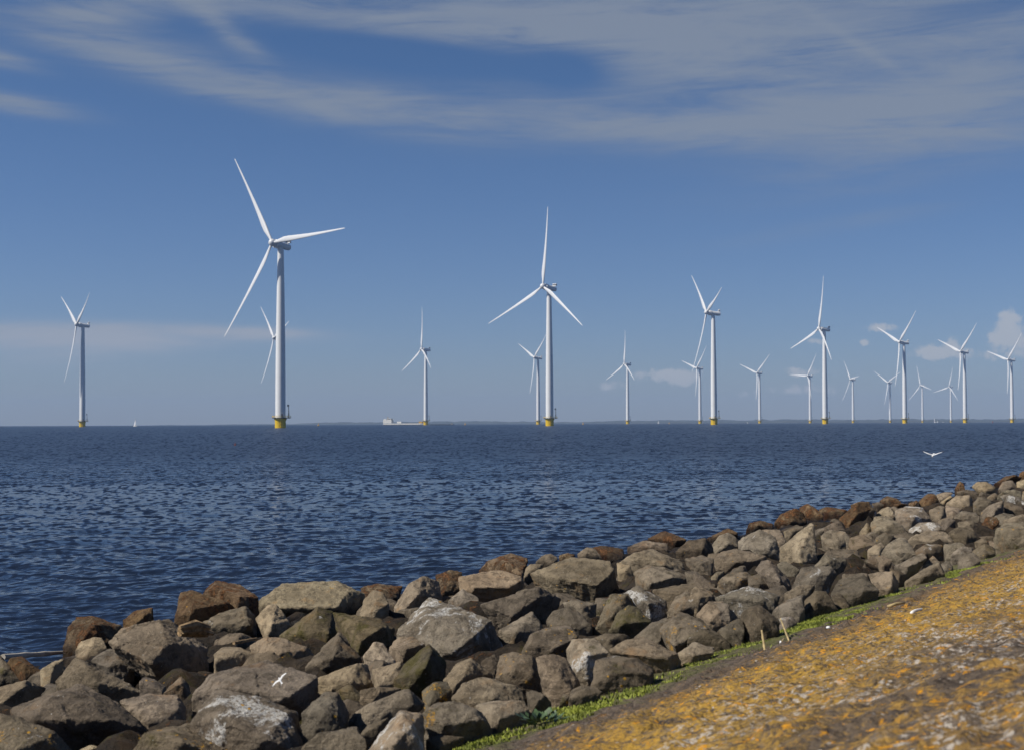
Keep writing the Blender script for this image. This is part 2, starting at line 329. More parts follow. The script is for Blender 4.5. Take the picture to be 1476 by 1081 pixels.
# each line: material | outline in tile pixels | interior ridge points x,y,bulge | look
ROCKS = """
T 0 820 4.143
w|385,430 400,350 460,285 560,278 700,310 740,345 650,440 450,520 375,500|560,330,.3 480,430,.25|big rusty boulder crusted with weed, standing in the water
r|735,305 800,250 880,222 912,225 915,290 800,335|870,270,.2|small orange-brown slab with a pointed tip
g|650,440 720,360 930,288 1010,300 1110,390 1243,470 1300,560 1240,620 1000,680 900,650 800,560 790,500|950,310,.12 1000,440,.30 900,560,.34|large pyramid-like boulder, left half lit and right half shaded
t|450,490 480,430 560,405 610,410 640,470 560,530 470,560|560,450,.2|pale tan blocky boulder with cracked top
g|540,545 640,475 730,480 800,540 800,640 740,670 640,610|735,500,.2 650,585,.3|round-shouldered brown boulder tucked beneath a paler one
g|335,670 380,550 450,520 510,550 700,640 850,735 760,770 580,720 420,720|500,560,.2 580,680,.25|long wedge-shaped boulder sloping down to the right
d|-60,500 0,510 40,560 100,620 130,665 0,690 -60,690|30,600,.25|dark boulder cut by the frame, olive on its edge
r|40,560 60,530 130,520 190,570 250,610 250,660 140,670 100,620|150,570,.2|brown boulder with an orange lichen patch on top
t|240,600 330,545 385,535 375,600 340,660 290,700 250,650|320,575,.25|low tan boulder with a bright upper lip
t|-60,720 0,690 150,660 230,670 280,710 230,750 50,850 -60,850|150,700,.2 60,760,.25|flat tan boulder lit from the left
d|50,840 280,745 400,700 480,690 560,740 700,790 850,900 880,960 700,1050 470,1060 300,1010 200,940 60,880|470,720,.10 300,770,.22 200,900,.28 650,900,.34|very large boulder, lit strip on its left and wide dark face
l|-70,880 0,855 150,920 330,970 430,1040 480,1150 -70,1150|150,960,.2 250,1020,.3|speckled dark grey boulder, blurred, in the bottom corner
g|715,785 880,745 1060,750 1110,820 1110,920 950,945 890,930 800,850|880,860,.25 1060,840,.3 900,760,.0|flat-topped boulder with a dark lower face
d|830,670 860,640 920,655 995,700 970,735 900,740 840,710|900,685,.2|small dark stone with a pale rim
g|975,740 1080,635 1120,680 1150,760 1120,810 1075,750|1085,680,.25|narrow pointed stone standing upright
l|740,1100 860,975 1030,930 1130,925 1230,960 1330,1010 1430,1081 1430,1150 740,1150|1030,960,.15 1100,1040,.3|broad boulder dotted with orange lichen along the bottom edge
t|470,1081 540,1048 620,1065 640,1110 470,1110|550,1070,.2|small tan stone at the very bottom
t|0,560|x|x
T 250 820 4.143
r|0,240 10,190 40,140 110,125 200,165 330,200 370,235 200,290 60,310 10,300|110,160,.15 120,240,.32 250,220,.2|rough golden-brown boulder with a dark undercut front
w|160,130 200,80 250,68 400,95 480,130 510,170 480,230 380,225 250,170 170,150|250,110,.15 400,160,.3|knobbly dark brown boulder with white splashes on top
t|490,200 560,130 650,85 760,80 850,90 980,72 1080,100 1140,150 1110,250 950,250 780,290 700,300 600,260 500,260|650,130,.12 1050,130,.2 970,230,.34 640,230,.28|largest pale tan boulder on the waterline, smooth sloping top
w|1115,110 1160,95 1243,95 1300,130 1240,150 1150,150|1200,125,.2|rust-red weedy stone behind tan boulders
g|150,330 280,260 430,217 490,270 510,350 500,400 360,425 250,400 180,370|430,240,.15 450,330,.3 280,320,.25|brown boulder with pitted face above the driftwood
t|490,295 560,215 610,205 650,240 700,320 660,370 560,400 510,350|600,240,.15 590,330,.3|tan peaked stone half in shade
m|630,400 780,290 860,225 950,250 1020,350 990,420 900,460 760,450 650,420|800,290,.08 840,300,.25 930,380,.3|dark boulder with a thin lit edge and yellow-green moss
m|950,255 1030,262 1240,300 1320,360 1300,420 1243,440 1100,500 1020,420 1000,330|1060,300,.12 1240,350,.25 1120,430,.3|long moss-topped dark boulder
d|785,590 880,500 950,390 990,368 1040,430 1120,530 1110,570 950,610 830,625|985,400,.12 960,520,.32|dark triangular boulder like a shark fin
t|1130,520 1200,435 1250,440 1300,500 1330,560 1280,620 1180,620 1150,570|1220,480,.2 1260,550,.28|plain tan stone wedged between darker ones
t|450,460 540,405 640,410 800,465 850,520 800,560 690,540 560,550 500,520|560,440,.2 640,500,.3 780,480,.15|tan boulder with creased top beside the thin stick
t|240,510 290,465 400,465 520,520 500,570 400,580 310,585 250,550|300,500,.2 400,500,.25|knobbly light tan stone
g|90,690 200,630 430,570 560,545 650,555 770,610 860,645 900,700 870,760 750,865 690,830 560,760 400,740 200,745 110,740|420,610,.1 760,655,.18 690,760,.36 300,700,.2|large tilted slab behind the flying white bird, grooved top
s|85,860 140,770 250,720 500,760 620,800 740,860 785,930 780,1100 540,1100 400,1040 250,960 100,920|250,760,.15 670,850,.2 560,1020,.36 300,880,.28|large boulder with big white stained patches
t|860,650 1000,590 1100,560 1160,570 1195,640 1195,700 1110,715 1000,700 900,720|1100,590,.15 1060,680,.28|smooth tan boulder with one orange lichen patch at its crown
m|985,720 1060,685 1120,740 1130,790 1040,780|1060,720,.2|small mossy stone below the tan boulder
l|755,1030 770,860 830,780 900,735 980,735 1040,790 1050,870 1000,960 850,970 790,1000|850,800,.2 900,860,.36 980,880,.25|rounded boulder covered in orange lichen
d|770,1060 860,980 1000,960 1090,945 1150,1020 1150,1110 770,1130|1000,990,.2|dark grey boulder cut by the bottom edge
T 500 760 3.367
t|60,440 80,350 130,300 175,310 205,370 200,450 130,460|130,330,.15 140,400,.3|tan stone with a wet dark line round its middle
g|0,960 10,930 100,860 300,780 350,800 375,860 330,890 200,940 60,970|300,800,.15 320,860,.25 150,880,.2|smooth grey slab slanting down to the left
g|60,1010 100,960 200,920 205,960 140,1020 80,1020|150,960,.2|small smooth stone under the grey slab
s|85,1100 180,1000 260,880 320,870 370,900 385,960 370,1110 230,1120|270,910,.2 310,960,.28 230,1050,.3|upright speckled boulder with an orange spot near its top
d|-30,1050 0,970 50,965 90,1040 80,1090 0,1100|30,1010,.2|small dark stone at the bottom frame edge
l|365,900 430,850 520,840 600,860 660,900 700,965 640,990 560,1010 440,1010 390,1010|600,870,.15 470,960,.32 640,930,.25|lichen-flecked boulder with dark overhang
d|380,1030 450,1005 570,1015 560,1040 450,1070 400,1070|450,1030,.2|flat dark stone at the tip of the grass
g|510,830 560,760 660,725 760,745 850,780 885,830 870,860 700,840 600,860 530,860|760,760,.15 710,830,.3 590,800,.25|light-topped slab with a dark right side
g|620,860 700,840 850,840 890,880 850,930 720,965 660,900|700,860,.1 820,860,.2 740,930,.3|grey flat-faced stone next to the grass tip
l|360,795 420,750 490,745 510,790 500,830 400,860 370,830|430,780,.25|small stone flecked with orange, between two slabs
m|230,740 300,640 400,562 440,580 480,650 470,720 370,780 280,750|410,600,.12 380,680,.32|dark upright boulder dotted with white and orange
g|470,740 530,660 600,632 680,680 710,715 640,730 560,760 510,790|600,650,.15 570,720,.3|brown creased boulder
d|650,650 720,610 745,650 720,700 670,680|700,650,.2|small rounded dark stone squeezed behind a lichened one
l|715,700 740,620 800,605 900,620 940,680 940,790 880,780 800,750 720,730|800,630,.1 810,690,.3 900,720,.25|square-shouldered boulder with scattered orange dots
d|870,800 900,790 960,810 995,850 960,890 900,890 880,850|930,840,.25|small dark cone of stone beside the grass
s|240,510 300,400 400,340 480,360 560,400 700,450 750,540 765,590 650,640 520,660 450,580 400,530|480,380,.08 660,470,.18 600,540,.34 520,600,.3 380,430,.2|very large boulder with white streaks across its top
t|230,390 300,270 370,235 450,260 465,340 380,345 300,400 260,420|370,270,.15 340,330,.25|tall smooth tan boulder with rounded crown
w|70,290 150,270 270,285 240,340 180,380 130,300 80,330|170,300,.25|rust-coloured weedy boulder at the waterline
w|430,230 500,205 560,215 560,290 500,350 460,330 440,260|500,260,.25|grey and red weed-streaked boulder
t|540,240 620,220 750,205 850,240 860,280 790,350 650,365 560,300|560,255,.12 850,255,.15 620,290,.3 790,290,.3|long rectangular block with lit top and dark front
g|490,355 560,295 640,340 645,385 560,385|560,320,.2|small stone under the rectangular block
w|625,200 680,160 800,125 880,150 870,200 850,230 760,205 640,215|690,170,.1 780,170,.25|orange-brown flat boulder draped in weed
g|650,375 740,365 830,310 930,290 960,320 1044,346 1040,390 960,440 850,460 760,490 700,410|830,340,.15 930,340,.2 800,430,.28|wide flat tan-grey slab
g|735,500 800,470 900,405 930,430 955,490 900,540 800,565 760,540|905,420,.1 820,510,.3|wedge-shaped stone with a lit left face
g|205,580 280,510 400,500 450,530 450,590 380,600 290,650 240,640|330,520,.1 390,560,.25 290,590,.3|rounded brown boulder beside the streaked giant
t|120,690 260,650 290,690 270,750 150,770 130,730|230,690,.2|pale flat stone in a gap behind the dotted boulder
g|60,790 150,770 270,780 240,800 120,850 70,820|160,800,.2|low tan slab above the smooth grey one
T 750 740 4.157
g|90,290 130,250 180,238 230,265 200,300 110,310|170,265,.2|small dark-topped grey stone
g|60,360 140,310 300,260 400,270 540,285 590,350 590,450 500,520 430,530 240,500 130,470 60,400|140,350,.08 400,300,.10 250,390,.30 560,340,.2 460,430,.36|massive block with a flat lit top and dark fractured front
t|30,330 60,300 140,300 100,340 60,400 20,390|60,340,.2|small tan stone left of the massive block
d|155,640 200,580 290,560 370,600 430,670 430,730 350,700 300,680 190,670|290,590,.15 330,660,.25|smooth dark-rimmed grey boulder
l|0,800 60,720 170,680 300,670 350,740 240,820 150,850 0,860|300,690,.1 220,800,.3 60,780,.25|brown slab-sided boulder with yellow lichen on its edges
s|270,820 310,750 370,730 450,750 530,830 450,870 410,920 410,990 330,960 290,890|360,760,.12 400,850,.34|boulder with a chalky top and a hollow dark belly
g|90,860 200,835 270,860 300,930 360,1010 300,1060 170,1081 120,980 100,920|200,880,.15 240,980,.3|brown stone crossed by its neighbour's cast shadow
d|415,1000 420,940 450,880 560,850 700,870 800,930 780,970 650,1020 500,1060 420,1040|560,880,.12 550,960,.3 700,950,.3|long dark grey boulder with jagged shadows on its front
g|530,820 620,760 740,740 850,790 940,840 965,890 900,920 780,930 640,850|740,770,.12 700,850,.25 880,860,.28|broad brown boulder with a rounded back
l|440,700 480,600 540,480 640,480 700,550 620,600 560,660 520,710|540,520,.15 560,600,.25|boulder with a pale crusted ridge
m|525,710 580,600 650,545 700,560 790,650 740,690 650,730 560,720|650,560,.1 610,660,.3 720,650,.2|mossy blunt cone of stone with a lit left edge
s|610,480 700,430 780,460 870,520 880,580 830,640 790,640 700,550|700,450,.1 770,540,.28|grey boulder with white smears on its crown
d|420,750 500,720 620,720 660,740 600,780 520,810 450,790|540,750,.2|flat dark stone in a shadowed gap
g|680,740 780,660 880,620 900,640 870,770 820,790 730,760|800,680,.15|plain brown slab leaning on the speckled cube
l|830,700 880,620 950,585 1050,620 1130,690 1100,750 940,820 890,780|950,610,.05 1050,680,.2 930,790,.22 900,680,.2|cube-like boulder with a bright speckled face
g|935,840 1040,770 1165,800 1170,830 1020,880 960,890|1050,790,.15 1040,850,.25|dark shaded wedge at the grass edge
g|1055,600 1140,530 1250,540 1260,640 1150,680 1080,640|1140,560,.1 1150,630,.3|rounded brown stone dotted with a few lichens
g|790,460 900,430 1040,410 1160,480 1100,530 1000,500 900,560 860,510|1000,440,.12 930,480,.2|low broad boulder with smooth back
g|880,590 930,500 1000,460 1100,540 1050,600 950,600|990,470,.08 950,580,.25 1040,540,.2|stone split into a lit left and black right half
g|680,350 760,310 850,320 1000,370 1030,400 920,425 780,445 700,400|760,340,.1 920,380,.2 780,420,.3|flat slab with a sharp shadow line under its lip
t|590,290 680,230 790,210 900,250 970,290 980,350 860,320 700,330|880,260,.15 860,310,.25 700,280,.15|sloping tan slab beneath the weedy crest
g|640,200 740,160 880,180 890,220 800,235 700,225|760,190,.2|grey-brown stone on the crest
r|760,150 860,103 950,130 1000,155 940,200 890,210 850,170|870,130,.15 930,160,.25|peaked rusty tan boulder, highest on its stretch of crest
d|930,230 1000,160 1110,145 1150,190 1165,250 1100,270 980,260|1000,190,.12 1090,210,.3|dark rounded block on the crest
g|980,270 1090,250 1160,270 1160,340 1140,390 1060,360 1000,320|1080,300,.3|pitted block directly beneath a darker one
r|430,200 500,190 620,210 620,270 520,290 480,250|520,230,.2|pale tan slab with a rust band
g|340,240 400,200 450,210 490,260 420,280 350,270|400,235,.2|small grey hump at the waterline
w|230,250 280,235 330,245 300,275 240,280|280,255,.2|low red weedy stone peeping over the massive block
t|575,290 660,310 680,370 640,390 590,360|630,340,.2|tan pebble-like stone with weed on its base
g|980,345 1050,345 1170,430 1160,470 1040,420 1000,380|1060,380,.2|small elongated stone in front of the pitted block
g|245,530 330,515 460,535 450,600 440,660 380,600 290,555|370,560,.2|plain brown stone under the massive block's shadow
T 1000 690 4.504
g|115,430 160,370 220,345 280,380 290,440 200,465 140,480|220,370,.1 220,420,.25|rounded boulder with diagonal grooves
g|125,520 180,470 280,455 470,500 475,540 400,580 280,590 160,590|285,465,.08 275,540,.28 400,530,.2|long boulder, left end lit and right end shaded
g|285,400 340,350 430,325 530,380 580,500 580,530 470,500 360,460 300,450|440,335,.1 475,460,.32 360,410,.2|boulder split by a sharp edge into lit left and black right
t|555,450 640,390 760,285 780,290 800,440 800,500 700,550 620,520 575,490|690,365,.12 760,370,.10 690,460,.30|light wedge-shaped boulder pointing up like a beak
w|520,290 560,230 660,190 720,230 740,290 660,310 580,330|660,215,.1 630,280,.28|dark red-brown weedy boulder with vertical grooves
w|680,185 740,160 800,195 840,240 780,260 720,240|750,195,.25|rust-brown weed-covered hump on the crest
w|335,340 360,285 430,270 520,290 510,325 400,335|420,300,.25|curved brown weedy stone at the waterline
r|80,390 180,340 220,320 290,350 270,375 200,370 120,405|200,350,.2|low rusty ridge of stone
d|580,340 640,315 720,300 710,335 640,370 600,400|650,335,.2|small dark stone behind the beak-shaped boulder
g|440,325 560,330 600,400 560,440 500,400|530,360,.2|brown stone in front of the weedy crest
d|845,315 900,280 940,262 980,300 985,340 930,350 880,320|930,300,.25|dark pockmarked rounded stone
r|940,260 1000,190 1060,150 1140,145 1150,200 1060,250 1010,300|1060,180,.1 1060,230,.25|large tan and rust boulder on the crest
w|805,200 860,180 960,190 1000,200 950,260 850,250|900,215,.25|flat rusty weed-draped stone
g|820,370 880,330 980,340 1010,380 1000,460 940,450 850,410|900,355,.1 930,410,.25|squat brown boulder
d|1000,430 1010,380 1100,360 1170,400 1200,430 1180,470 1040,475|1080,380,.1 1090,430,.3|dark boulder with a small lit top
g|785,560 850,490 960,500 1000,540 950,590 900,605 800,580|880,530,.2|low flat brown stone
s|640,690 700,570 800,555 900,565 930,620 900,670 830,710 720,720|700,600,.1 780,640,.32 880,620,.2|blocky boulder with grey-blue stains on its left
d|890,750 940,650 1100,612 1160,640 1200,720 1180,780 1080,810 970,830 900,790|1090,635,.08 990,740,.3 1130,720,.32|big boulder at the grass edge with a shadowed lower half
d|895,750 960,745 1010,820 960,850 900,810|950,790,.2|round dark stone at the foot of a bigger boulder
g|395,590 440,530 490,525 540,570 620,650 635,710 580,730 480,620|490,550,.1 560,660,.28|boulder sloping down to the right like a ramp
g|540,550 590,530 660,570 690,590 640,640 570,610|600,560,.2|small smooth brown stone
l|150,720 160,650 240,610 340,600 400,640 350,690 230,720|240,640,.12 300,660,.28|stone with an orange dot on its shaded face
d|350,640 450,600 510,640 540,690 480,715 360,690|450,630,.15 430,680,.28|dark smooth hump of stone
s|130,770 230,720 370,692 440,730 560,760 580,800 520,850 440,810 290,860 230,810|370,710,.1 250,760,.2 420,790,.3|long pale-backed boulder like a whale
g|110,640 150,600 200,595 160,660 130,690|150,630,.2|little brown stone in a narrow gap
g|20,880 100,790 190,800 280,870 290,900 230,950 110,960 40,920|110,820,.1 170,860,.25 110,920,.3|round brown boulder just above the grass
l|160,980 280,905 325,910 330,980 310,1080 200,1040|280,940,.15 250,1000,.28|small boulder bright with orange lichen
g|300,880 360,825 430,820 500,860 560,920 540,990 430,1030 350,1060 330,960|430,840,.1 440,930,.3|veined boulder behind the left stalk
g|510,860 600,790 710,750 720,850 680,910 600,910 540,890|700,770,.08 620,860,.28|lit-faced boulder just above the right stalk
d|720,790 790,725 860,730 900,800 940,850 880,870 760,885 720,860|800,740,.1 790,800,.3|dark boulder with a pale lit cap beside the grass
g|590,740 680,690 790,685 740,745 640,790|690,720,.2|flat stone wedged beneath the stained block
g|0,610 60,640 140,700 140,740 60,730 0,690|70,680,.2|narrow brown stone
g|0,700 60,710 130,760 90,810 20,870 0,860 -60,800|40,770,.25|smooth brown stone near the whale-backed one
d|-30,900 30,900 110,970 190,1030 240,1070 60,1090 -40,1060|80,1000,.2|dark stone in deep shade at the grass edge
s|560,900 640,890 670,930 600,965 540,960|610,915,.2|little stone with white specks
T 1226 670 5.404
g|235,690 290,610 380,560 430,570 490,660 510,690 430,745 340,750 260,710|400,585,.1 380,680,.25|clean triangular brown boulder
g|150,470 190,400 300,400 400,470 470,560 330,545 250,530 180,520|200,420,.1 330,460,.22 230,500,.2|brown boulder with a dark notch at its left
t|70,520 130,440 160,480 170,530 120,570|130,490,.2|little tan stone leaning right
g|-40,580 0,560 90,545 140,590 130,660 50,670 -30,640|80,570,.1 60,630,.3|rounded stone with flat lit top
d|200,560 270,520 340,545 300,610 230,600 180,600|270,550,.25|small arched dark stone
t|130,660 190,620 240,600 270,640 220,700 150,690|220,630,.2|small light stone beneath the arched dark one
s|340,350 430,320 560,330 620,370 630,420 560,460 440,500 370,430|400,350,.08 500,400,.2|wide slab speckled with bright flecks
g|610,350 690,315 730,320 750,400 700,430 620,440|700,320,.05 710,400,.2 640,390,.15|boxy stone with pale top and black right side
g|735,310 870,340 830,400 780,415 750,400|800,360,.2|smooth stone beside the boxy one
s|450,510 530,450 640,445 710,460 700,500 600,510 500,530|600,470,.15|pale grey flat slab, lightest of the slope
g|445,590 500,540 600,510 740,520 805,590 730,610 600,610 500,640|600,540,.12 640,590,.25|low brown boulder below the pale slab
d|700,440 760,412 820,430 810,480 750,520 715,490|760,430,.1 760,470,.28|small dark cube-like stone
g|755,530 830,480 950,490 985,570 900,605 820,590|850,500,.1 900,560,.25|smooth oval stone with a shaded right end
g|805,400 870,355 980,370 1010,400 920,420 840,430|900,380,.15|small flat-topped stone
g|830,440 960,430 1010,490 960,505 850,490|930,460,.2|low brown stone under a flat one
t|740,300 820,240 930,235 955,280 930,350 850,320|830,260,.08 860,305,.25 920,260,.1|tan boulder whose right side drops into black shadow
t|940,170 980,130 1060,130 1130,170 1140,215 1060,240 1000,210|1040,150,.1 1050,200,.25|lumpy tan boulder standing out on the crest
g|950,300 1000,245 1100,270 1100,300 1040,320 960,365|1030,270,.2|tan stone behind the shadow-cut boulder
g|1010,375 1080,310 1190,275 1200,350 1190,385 1100,400|1185,290,.05 1130,350,.2|lit half-dome of stone beside a black shadow
d|1190,280 1260,290 1350,340 1340,370 1200,365|1270,330,.2|shadowed dark stone
s|1160,240 1240,225 1330,260 1400,330 1260,290|1250,245,.15|grey smooth-topped stone near the frame
g|1110,400 1190,370 1280,385 1250,430 1180,460|1200,400,.2|brown mid-size stone
l|1115,580 1130,500 1200,450 1351,440 1420,470 1420,620 1300,640 1190,680 1150,630|1200,480,.12 1250,560,.32|large dark lichened boulder cut by the frame
w|1020,460 1060,400 1130,400 1170,440 1110,480 1050,490|1080,440,.2|dark weedy stone in a hollow
g|1180,430 1290,395 1351,380 1400,430 1260,455|1300,410,.2|flat brown stone above the lichened boulder
l|500,670 590,610 720,620 720,680 600,690 530,710|600,640,.2|lichen-dotted brown stone
g|720,620 850,600 900,620 830,680 740,720|800,630,.2|dark grey angular stone
s|780,700 860,630 960,640 940,690 830,745|870,660,.2|whitish speckled stone
l|940,670 1040,610 1120,640 1130,690 1050,740 990,725|1040,640,.12 1050,690,.3|grey stone with a bright orange spot
g|830,750 910,680 960,680 1020,740 960,800 880,810|930,710,.1 930,760,.28|pale grey cone-shaped stone near the grass
g|420,910 560,820 690,745 730,850 620,890 500,930|690,760,.06 580,860,.28|long layered boulder at the grass edge
g|690,770 760,745 800,790 790,835 720,835|750,780,.2|small brown stone beside the layered boulder
g|340,790 450,750 560,680 600,720 480,830 430,860 370,830|450,790,.2|stone stack with layered brown faces
d|-60,850 0,850 130,840 180,920 200,1000 100,1070 -60,1081|130,850,.05 80,930,.3|dark boulder with a rounded lit top
g|130,845 240,830 330,820 380,920 350,990 230,1020 180,990|300,835,.06 320,950,.28 200,900,.15|squarish lit boulder standing on the grass edge
d|190,710 260,700 325,745 290,800 250,790|260,740,.2|small dark chock stone
d|300,800 380,820 430,850 420,900 400,950 370,940|380,860,.2|shaded stone squeezed between two larger ones
g|0,330 60,300 150,295 200,350 130,430 80,445 0,440|90,330,.1 90,390,.25|brown rubble boulder close to the waterline
t|190,390 240,340 300,320 340,370 330,420 280,410|270,350,.2|tan stone with rough top
w|225,280 280,240 360,260 400,290 310,310|300,265,.2|brown weedy stone topped with rust
w|0,310 60,285 150,285 130,305 40,325|80,300,.2|thin rusty weed-covered ledge
g|160,300 220,285 270,310 210,350|215,310,.2|small grey stone
r|300,310 400,295 450,310 350,335|370,312,.2|thin tan ledge
w|450,300 520,270 530,295 470,325|500,295,.2|small rust-red stone
r|530,280 600,220 660,225 690,280 640,320 570,320|620,245,.1 620,290,.25|orange-brown angular boulder
t|660,230 740,210 800,215 780,245 700,285|730,235,.2|tan flat stone on the crest
t|690,295 780,235 800,250 720,305|750,270,.2|thin pale stone lying diagonally
w|808,188 850,120 880,145 895,185 850,195|855,150,.2|rust-red cone-shaped stone poking above the crest
d|820,205 900,190 980,200 1000,230 940,255 850,235|900,215,.2|dark low stone under the red cone
w|1110,150 1200,90 1280,75 1340,95 1320,120 1200,130 1150,170|1240,100,.2|rust-capped boulder high on the crest
g|1150,185 1180,130 1260,115 1300,170 1240,200 1200,205|1220,140,.1 1230,175,.25|grey boulder with a red right flank
r|1310,70 1340,45 1400,50 1400,85 1330,90|1360,65,.2|rusty stone at the topmost end of the bank
t|1290,130 1351,110 1400,120 1400,190 1300,180|1350,145,.2|tan blocky stone at the frame edge
g|1140,245 1190,200 1280,190 1340,210 1330,255 1240,225|1240,210,.2|low wide grey stone
g|1060,250 1130,210 1150,240 1110,285|1110,240,.2|small grey stone behind the half-dome
g|1340,200 1400,190 1400,300 1330,260|1370,240,.2|grey stone cut by the frame
g|960,600 1040,560 1070,600 1000,640|1020,600,.2|small brown stone left of the lichened boulder
g|1070,590 1170,600 1180,650 1120,665|1130,625,.2|small stone against the lichened boulder's foot
g|560,790 640,700 700,760 680,800 600,830|640,750,.2|thin brown stone behind the layered boulder
T 650 880 3.28
g|555,420 570,370 620,350 690,360 715,385 640,425 570,440|630,370,.2|grey knobbly stone next to the grass
l|510,450 530,390 560,400 560,445|540,420,.2|tiny mossy stone in a dark cleft
d|340,500 360,470 410,460 390,510|375,485,.2|tiny dark stone touching the grass
"""
TOPY = [(0, 950), (280, 840), (640, 820), (900, 775), (1100, 740), (1476, 683)]
BOTY = [(0, 1090), (640, 1090), (1476, 795)]
def interp(tab, x):
    for (a, b), (c, d) in zip(tab, tab[1:]):
        if x <= c: return b + (d-b)*(x-a)/(c-a)
    return tab[-1][1]
COLS = [(60, "at the photo's left edge"), (170, "below the leftmost turbine"), (320, "below the nearest sailboat"), (480, "below the tallest turbine"),
        (535, "just left of the ship"), (640, "below the ship"), (720, "just right of the ship"), (850, "below the second-tallest turbine"),
        (960, "below the lone small turbine"), (1060, "below the third-tallest turbine"), (1130, "above the two stalks"),
        (1250, "right of the two stalks"), (1335, "left of the flying gull"), (1415, "below the flying gull"), (9999, "at the photo's right edge")]
rng = random.Random(11)
def rock_mesh(pts, size, face, seed, amp=1.0, cuts=0):
    bm = bmesh.new()
    for p in pts: bm.verts.new(p)
    r_ = bmesh.ops.convex_hull(bm, input=bm.verts[:], use_existing_faces=False)
    junk = list({e for e in r_['geom_interior'] + r_['geom_unused'] if isinstance(e, bmesh.types.BMVert)})
    if junk: bmesh.ops.delete(bm, geom=junk, context='VERTS')
    cr = random.Random(int(seed*1000)); ctr = sum((v.co for v in bm.verts), Vector())/len(bm.verts)
    for _ in range(cuts):
        nrm = Vector((cr.gauss(0, 1), cr.gauss(0, 1), cr.gauss(0, .5))).normalized()
        sup = max((v.co-ctr).dot(nrm) for v in bm.verts)
        bmesh.ops.bisect_plane(bm, geom=bm.verts[:]+bm.edges[:]+bm.faces[:], plane_co=ctr+nrm*sup*(1-cr.uniform(.04, .10)), plane_no=nrm, clear_outer=True)
        hr = bmesh.ops.convex_hull(bm, input=bm.verts[:], use_existing_faces=False)
        bad = list({e for e in hr['geom_interior']+hr['geom_unused'] if isinstance(e, bmesh.types.BMVert)})
        if bad: bmesh.ops.delete(bm, geom=bad, context='VERTS')
    bmesh.ops.recalc_face_normals(bm, faces=bm.faces[:])
    me = bpy.data.meshes.new('hull'); bm.to_mesh(me); bm.free()
    tmp = bpy.data.objects.new('hull', me); COL.objects.link(tmp)
    md = tmp.modifiers.new('r', 'REMESH'); md.mode = 'VOXEL'; md.voxel_size = face; md.adaptivity = 0
    dg = bpy.context.evaluated_depsgraph_get(); ev = tmp.evaluated_get(dg)
    bm = bmesh.new(); bm.from_mesh(ev.to_mesh()); ev.to_mesh_clear()
    bpy.data.objects.remove(tmp); bpy.data.meshes.remove(me)
    bm.normal_update()
    o = Vector((seed*3.7, seed*1.3, seed*7.1)); k = 1/size
    st = Vector((math.sin(seed), math.cos(seed*2.1), 1.2)).normalized()
    for v in bm.verts:
        q = v.co*k + o
        d = (noise.noise(q*2.3))*.012 + (1-abs(noise.noise(q*4.6))*2)*.010 + noise.noise(q*10)*.009 + (abs(noise.noise(q*19))-.2)*.012 + noise.noise(q*41)*.005
        c = noise.cell(q*3.2 + Vector((noise.noise(q*2), noise.noise(q*2+o), 0))*.8)
        d += c*.008
        d += .010*math.sin((q.dot(st)+noise.noise(q*1.5)*.35)*26)*max(0, noise.noise(q*1.1)+.2)
        d += noise.fractal(v.co*14+o, 1.0, 2.0, 3)*.006/max(size, .3)
        v.co += v.normal*d*size*amp
    bmesh.ops.recalc_face_normals(bm, faces=bm.faces[:])
    me = bpy.data.meshes.new('boulder'); bm.to_mesh(me); bm.free()
    me.polygons.foreach_set('use_smooth', [True]*len(me.polygons))
    me.set_sharp_from_angle(angle=R(32))
    return me
seen_labels = {}
ORD = ['', '']
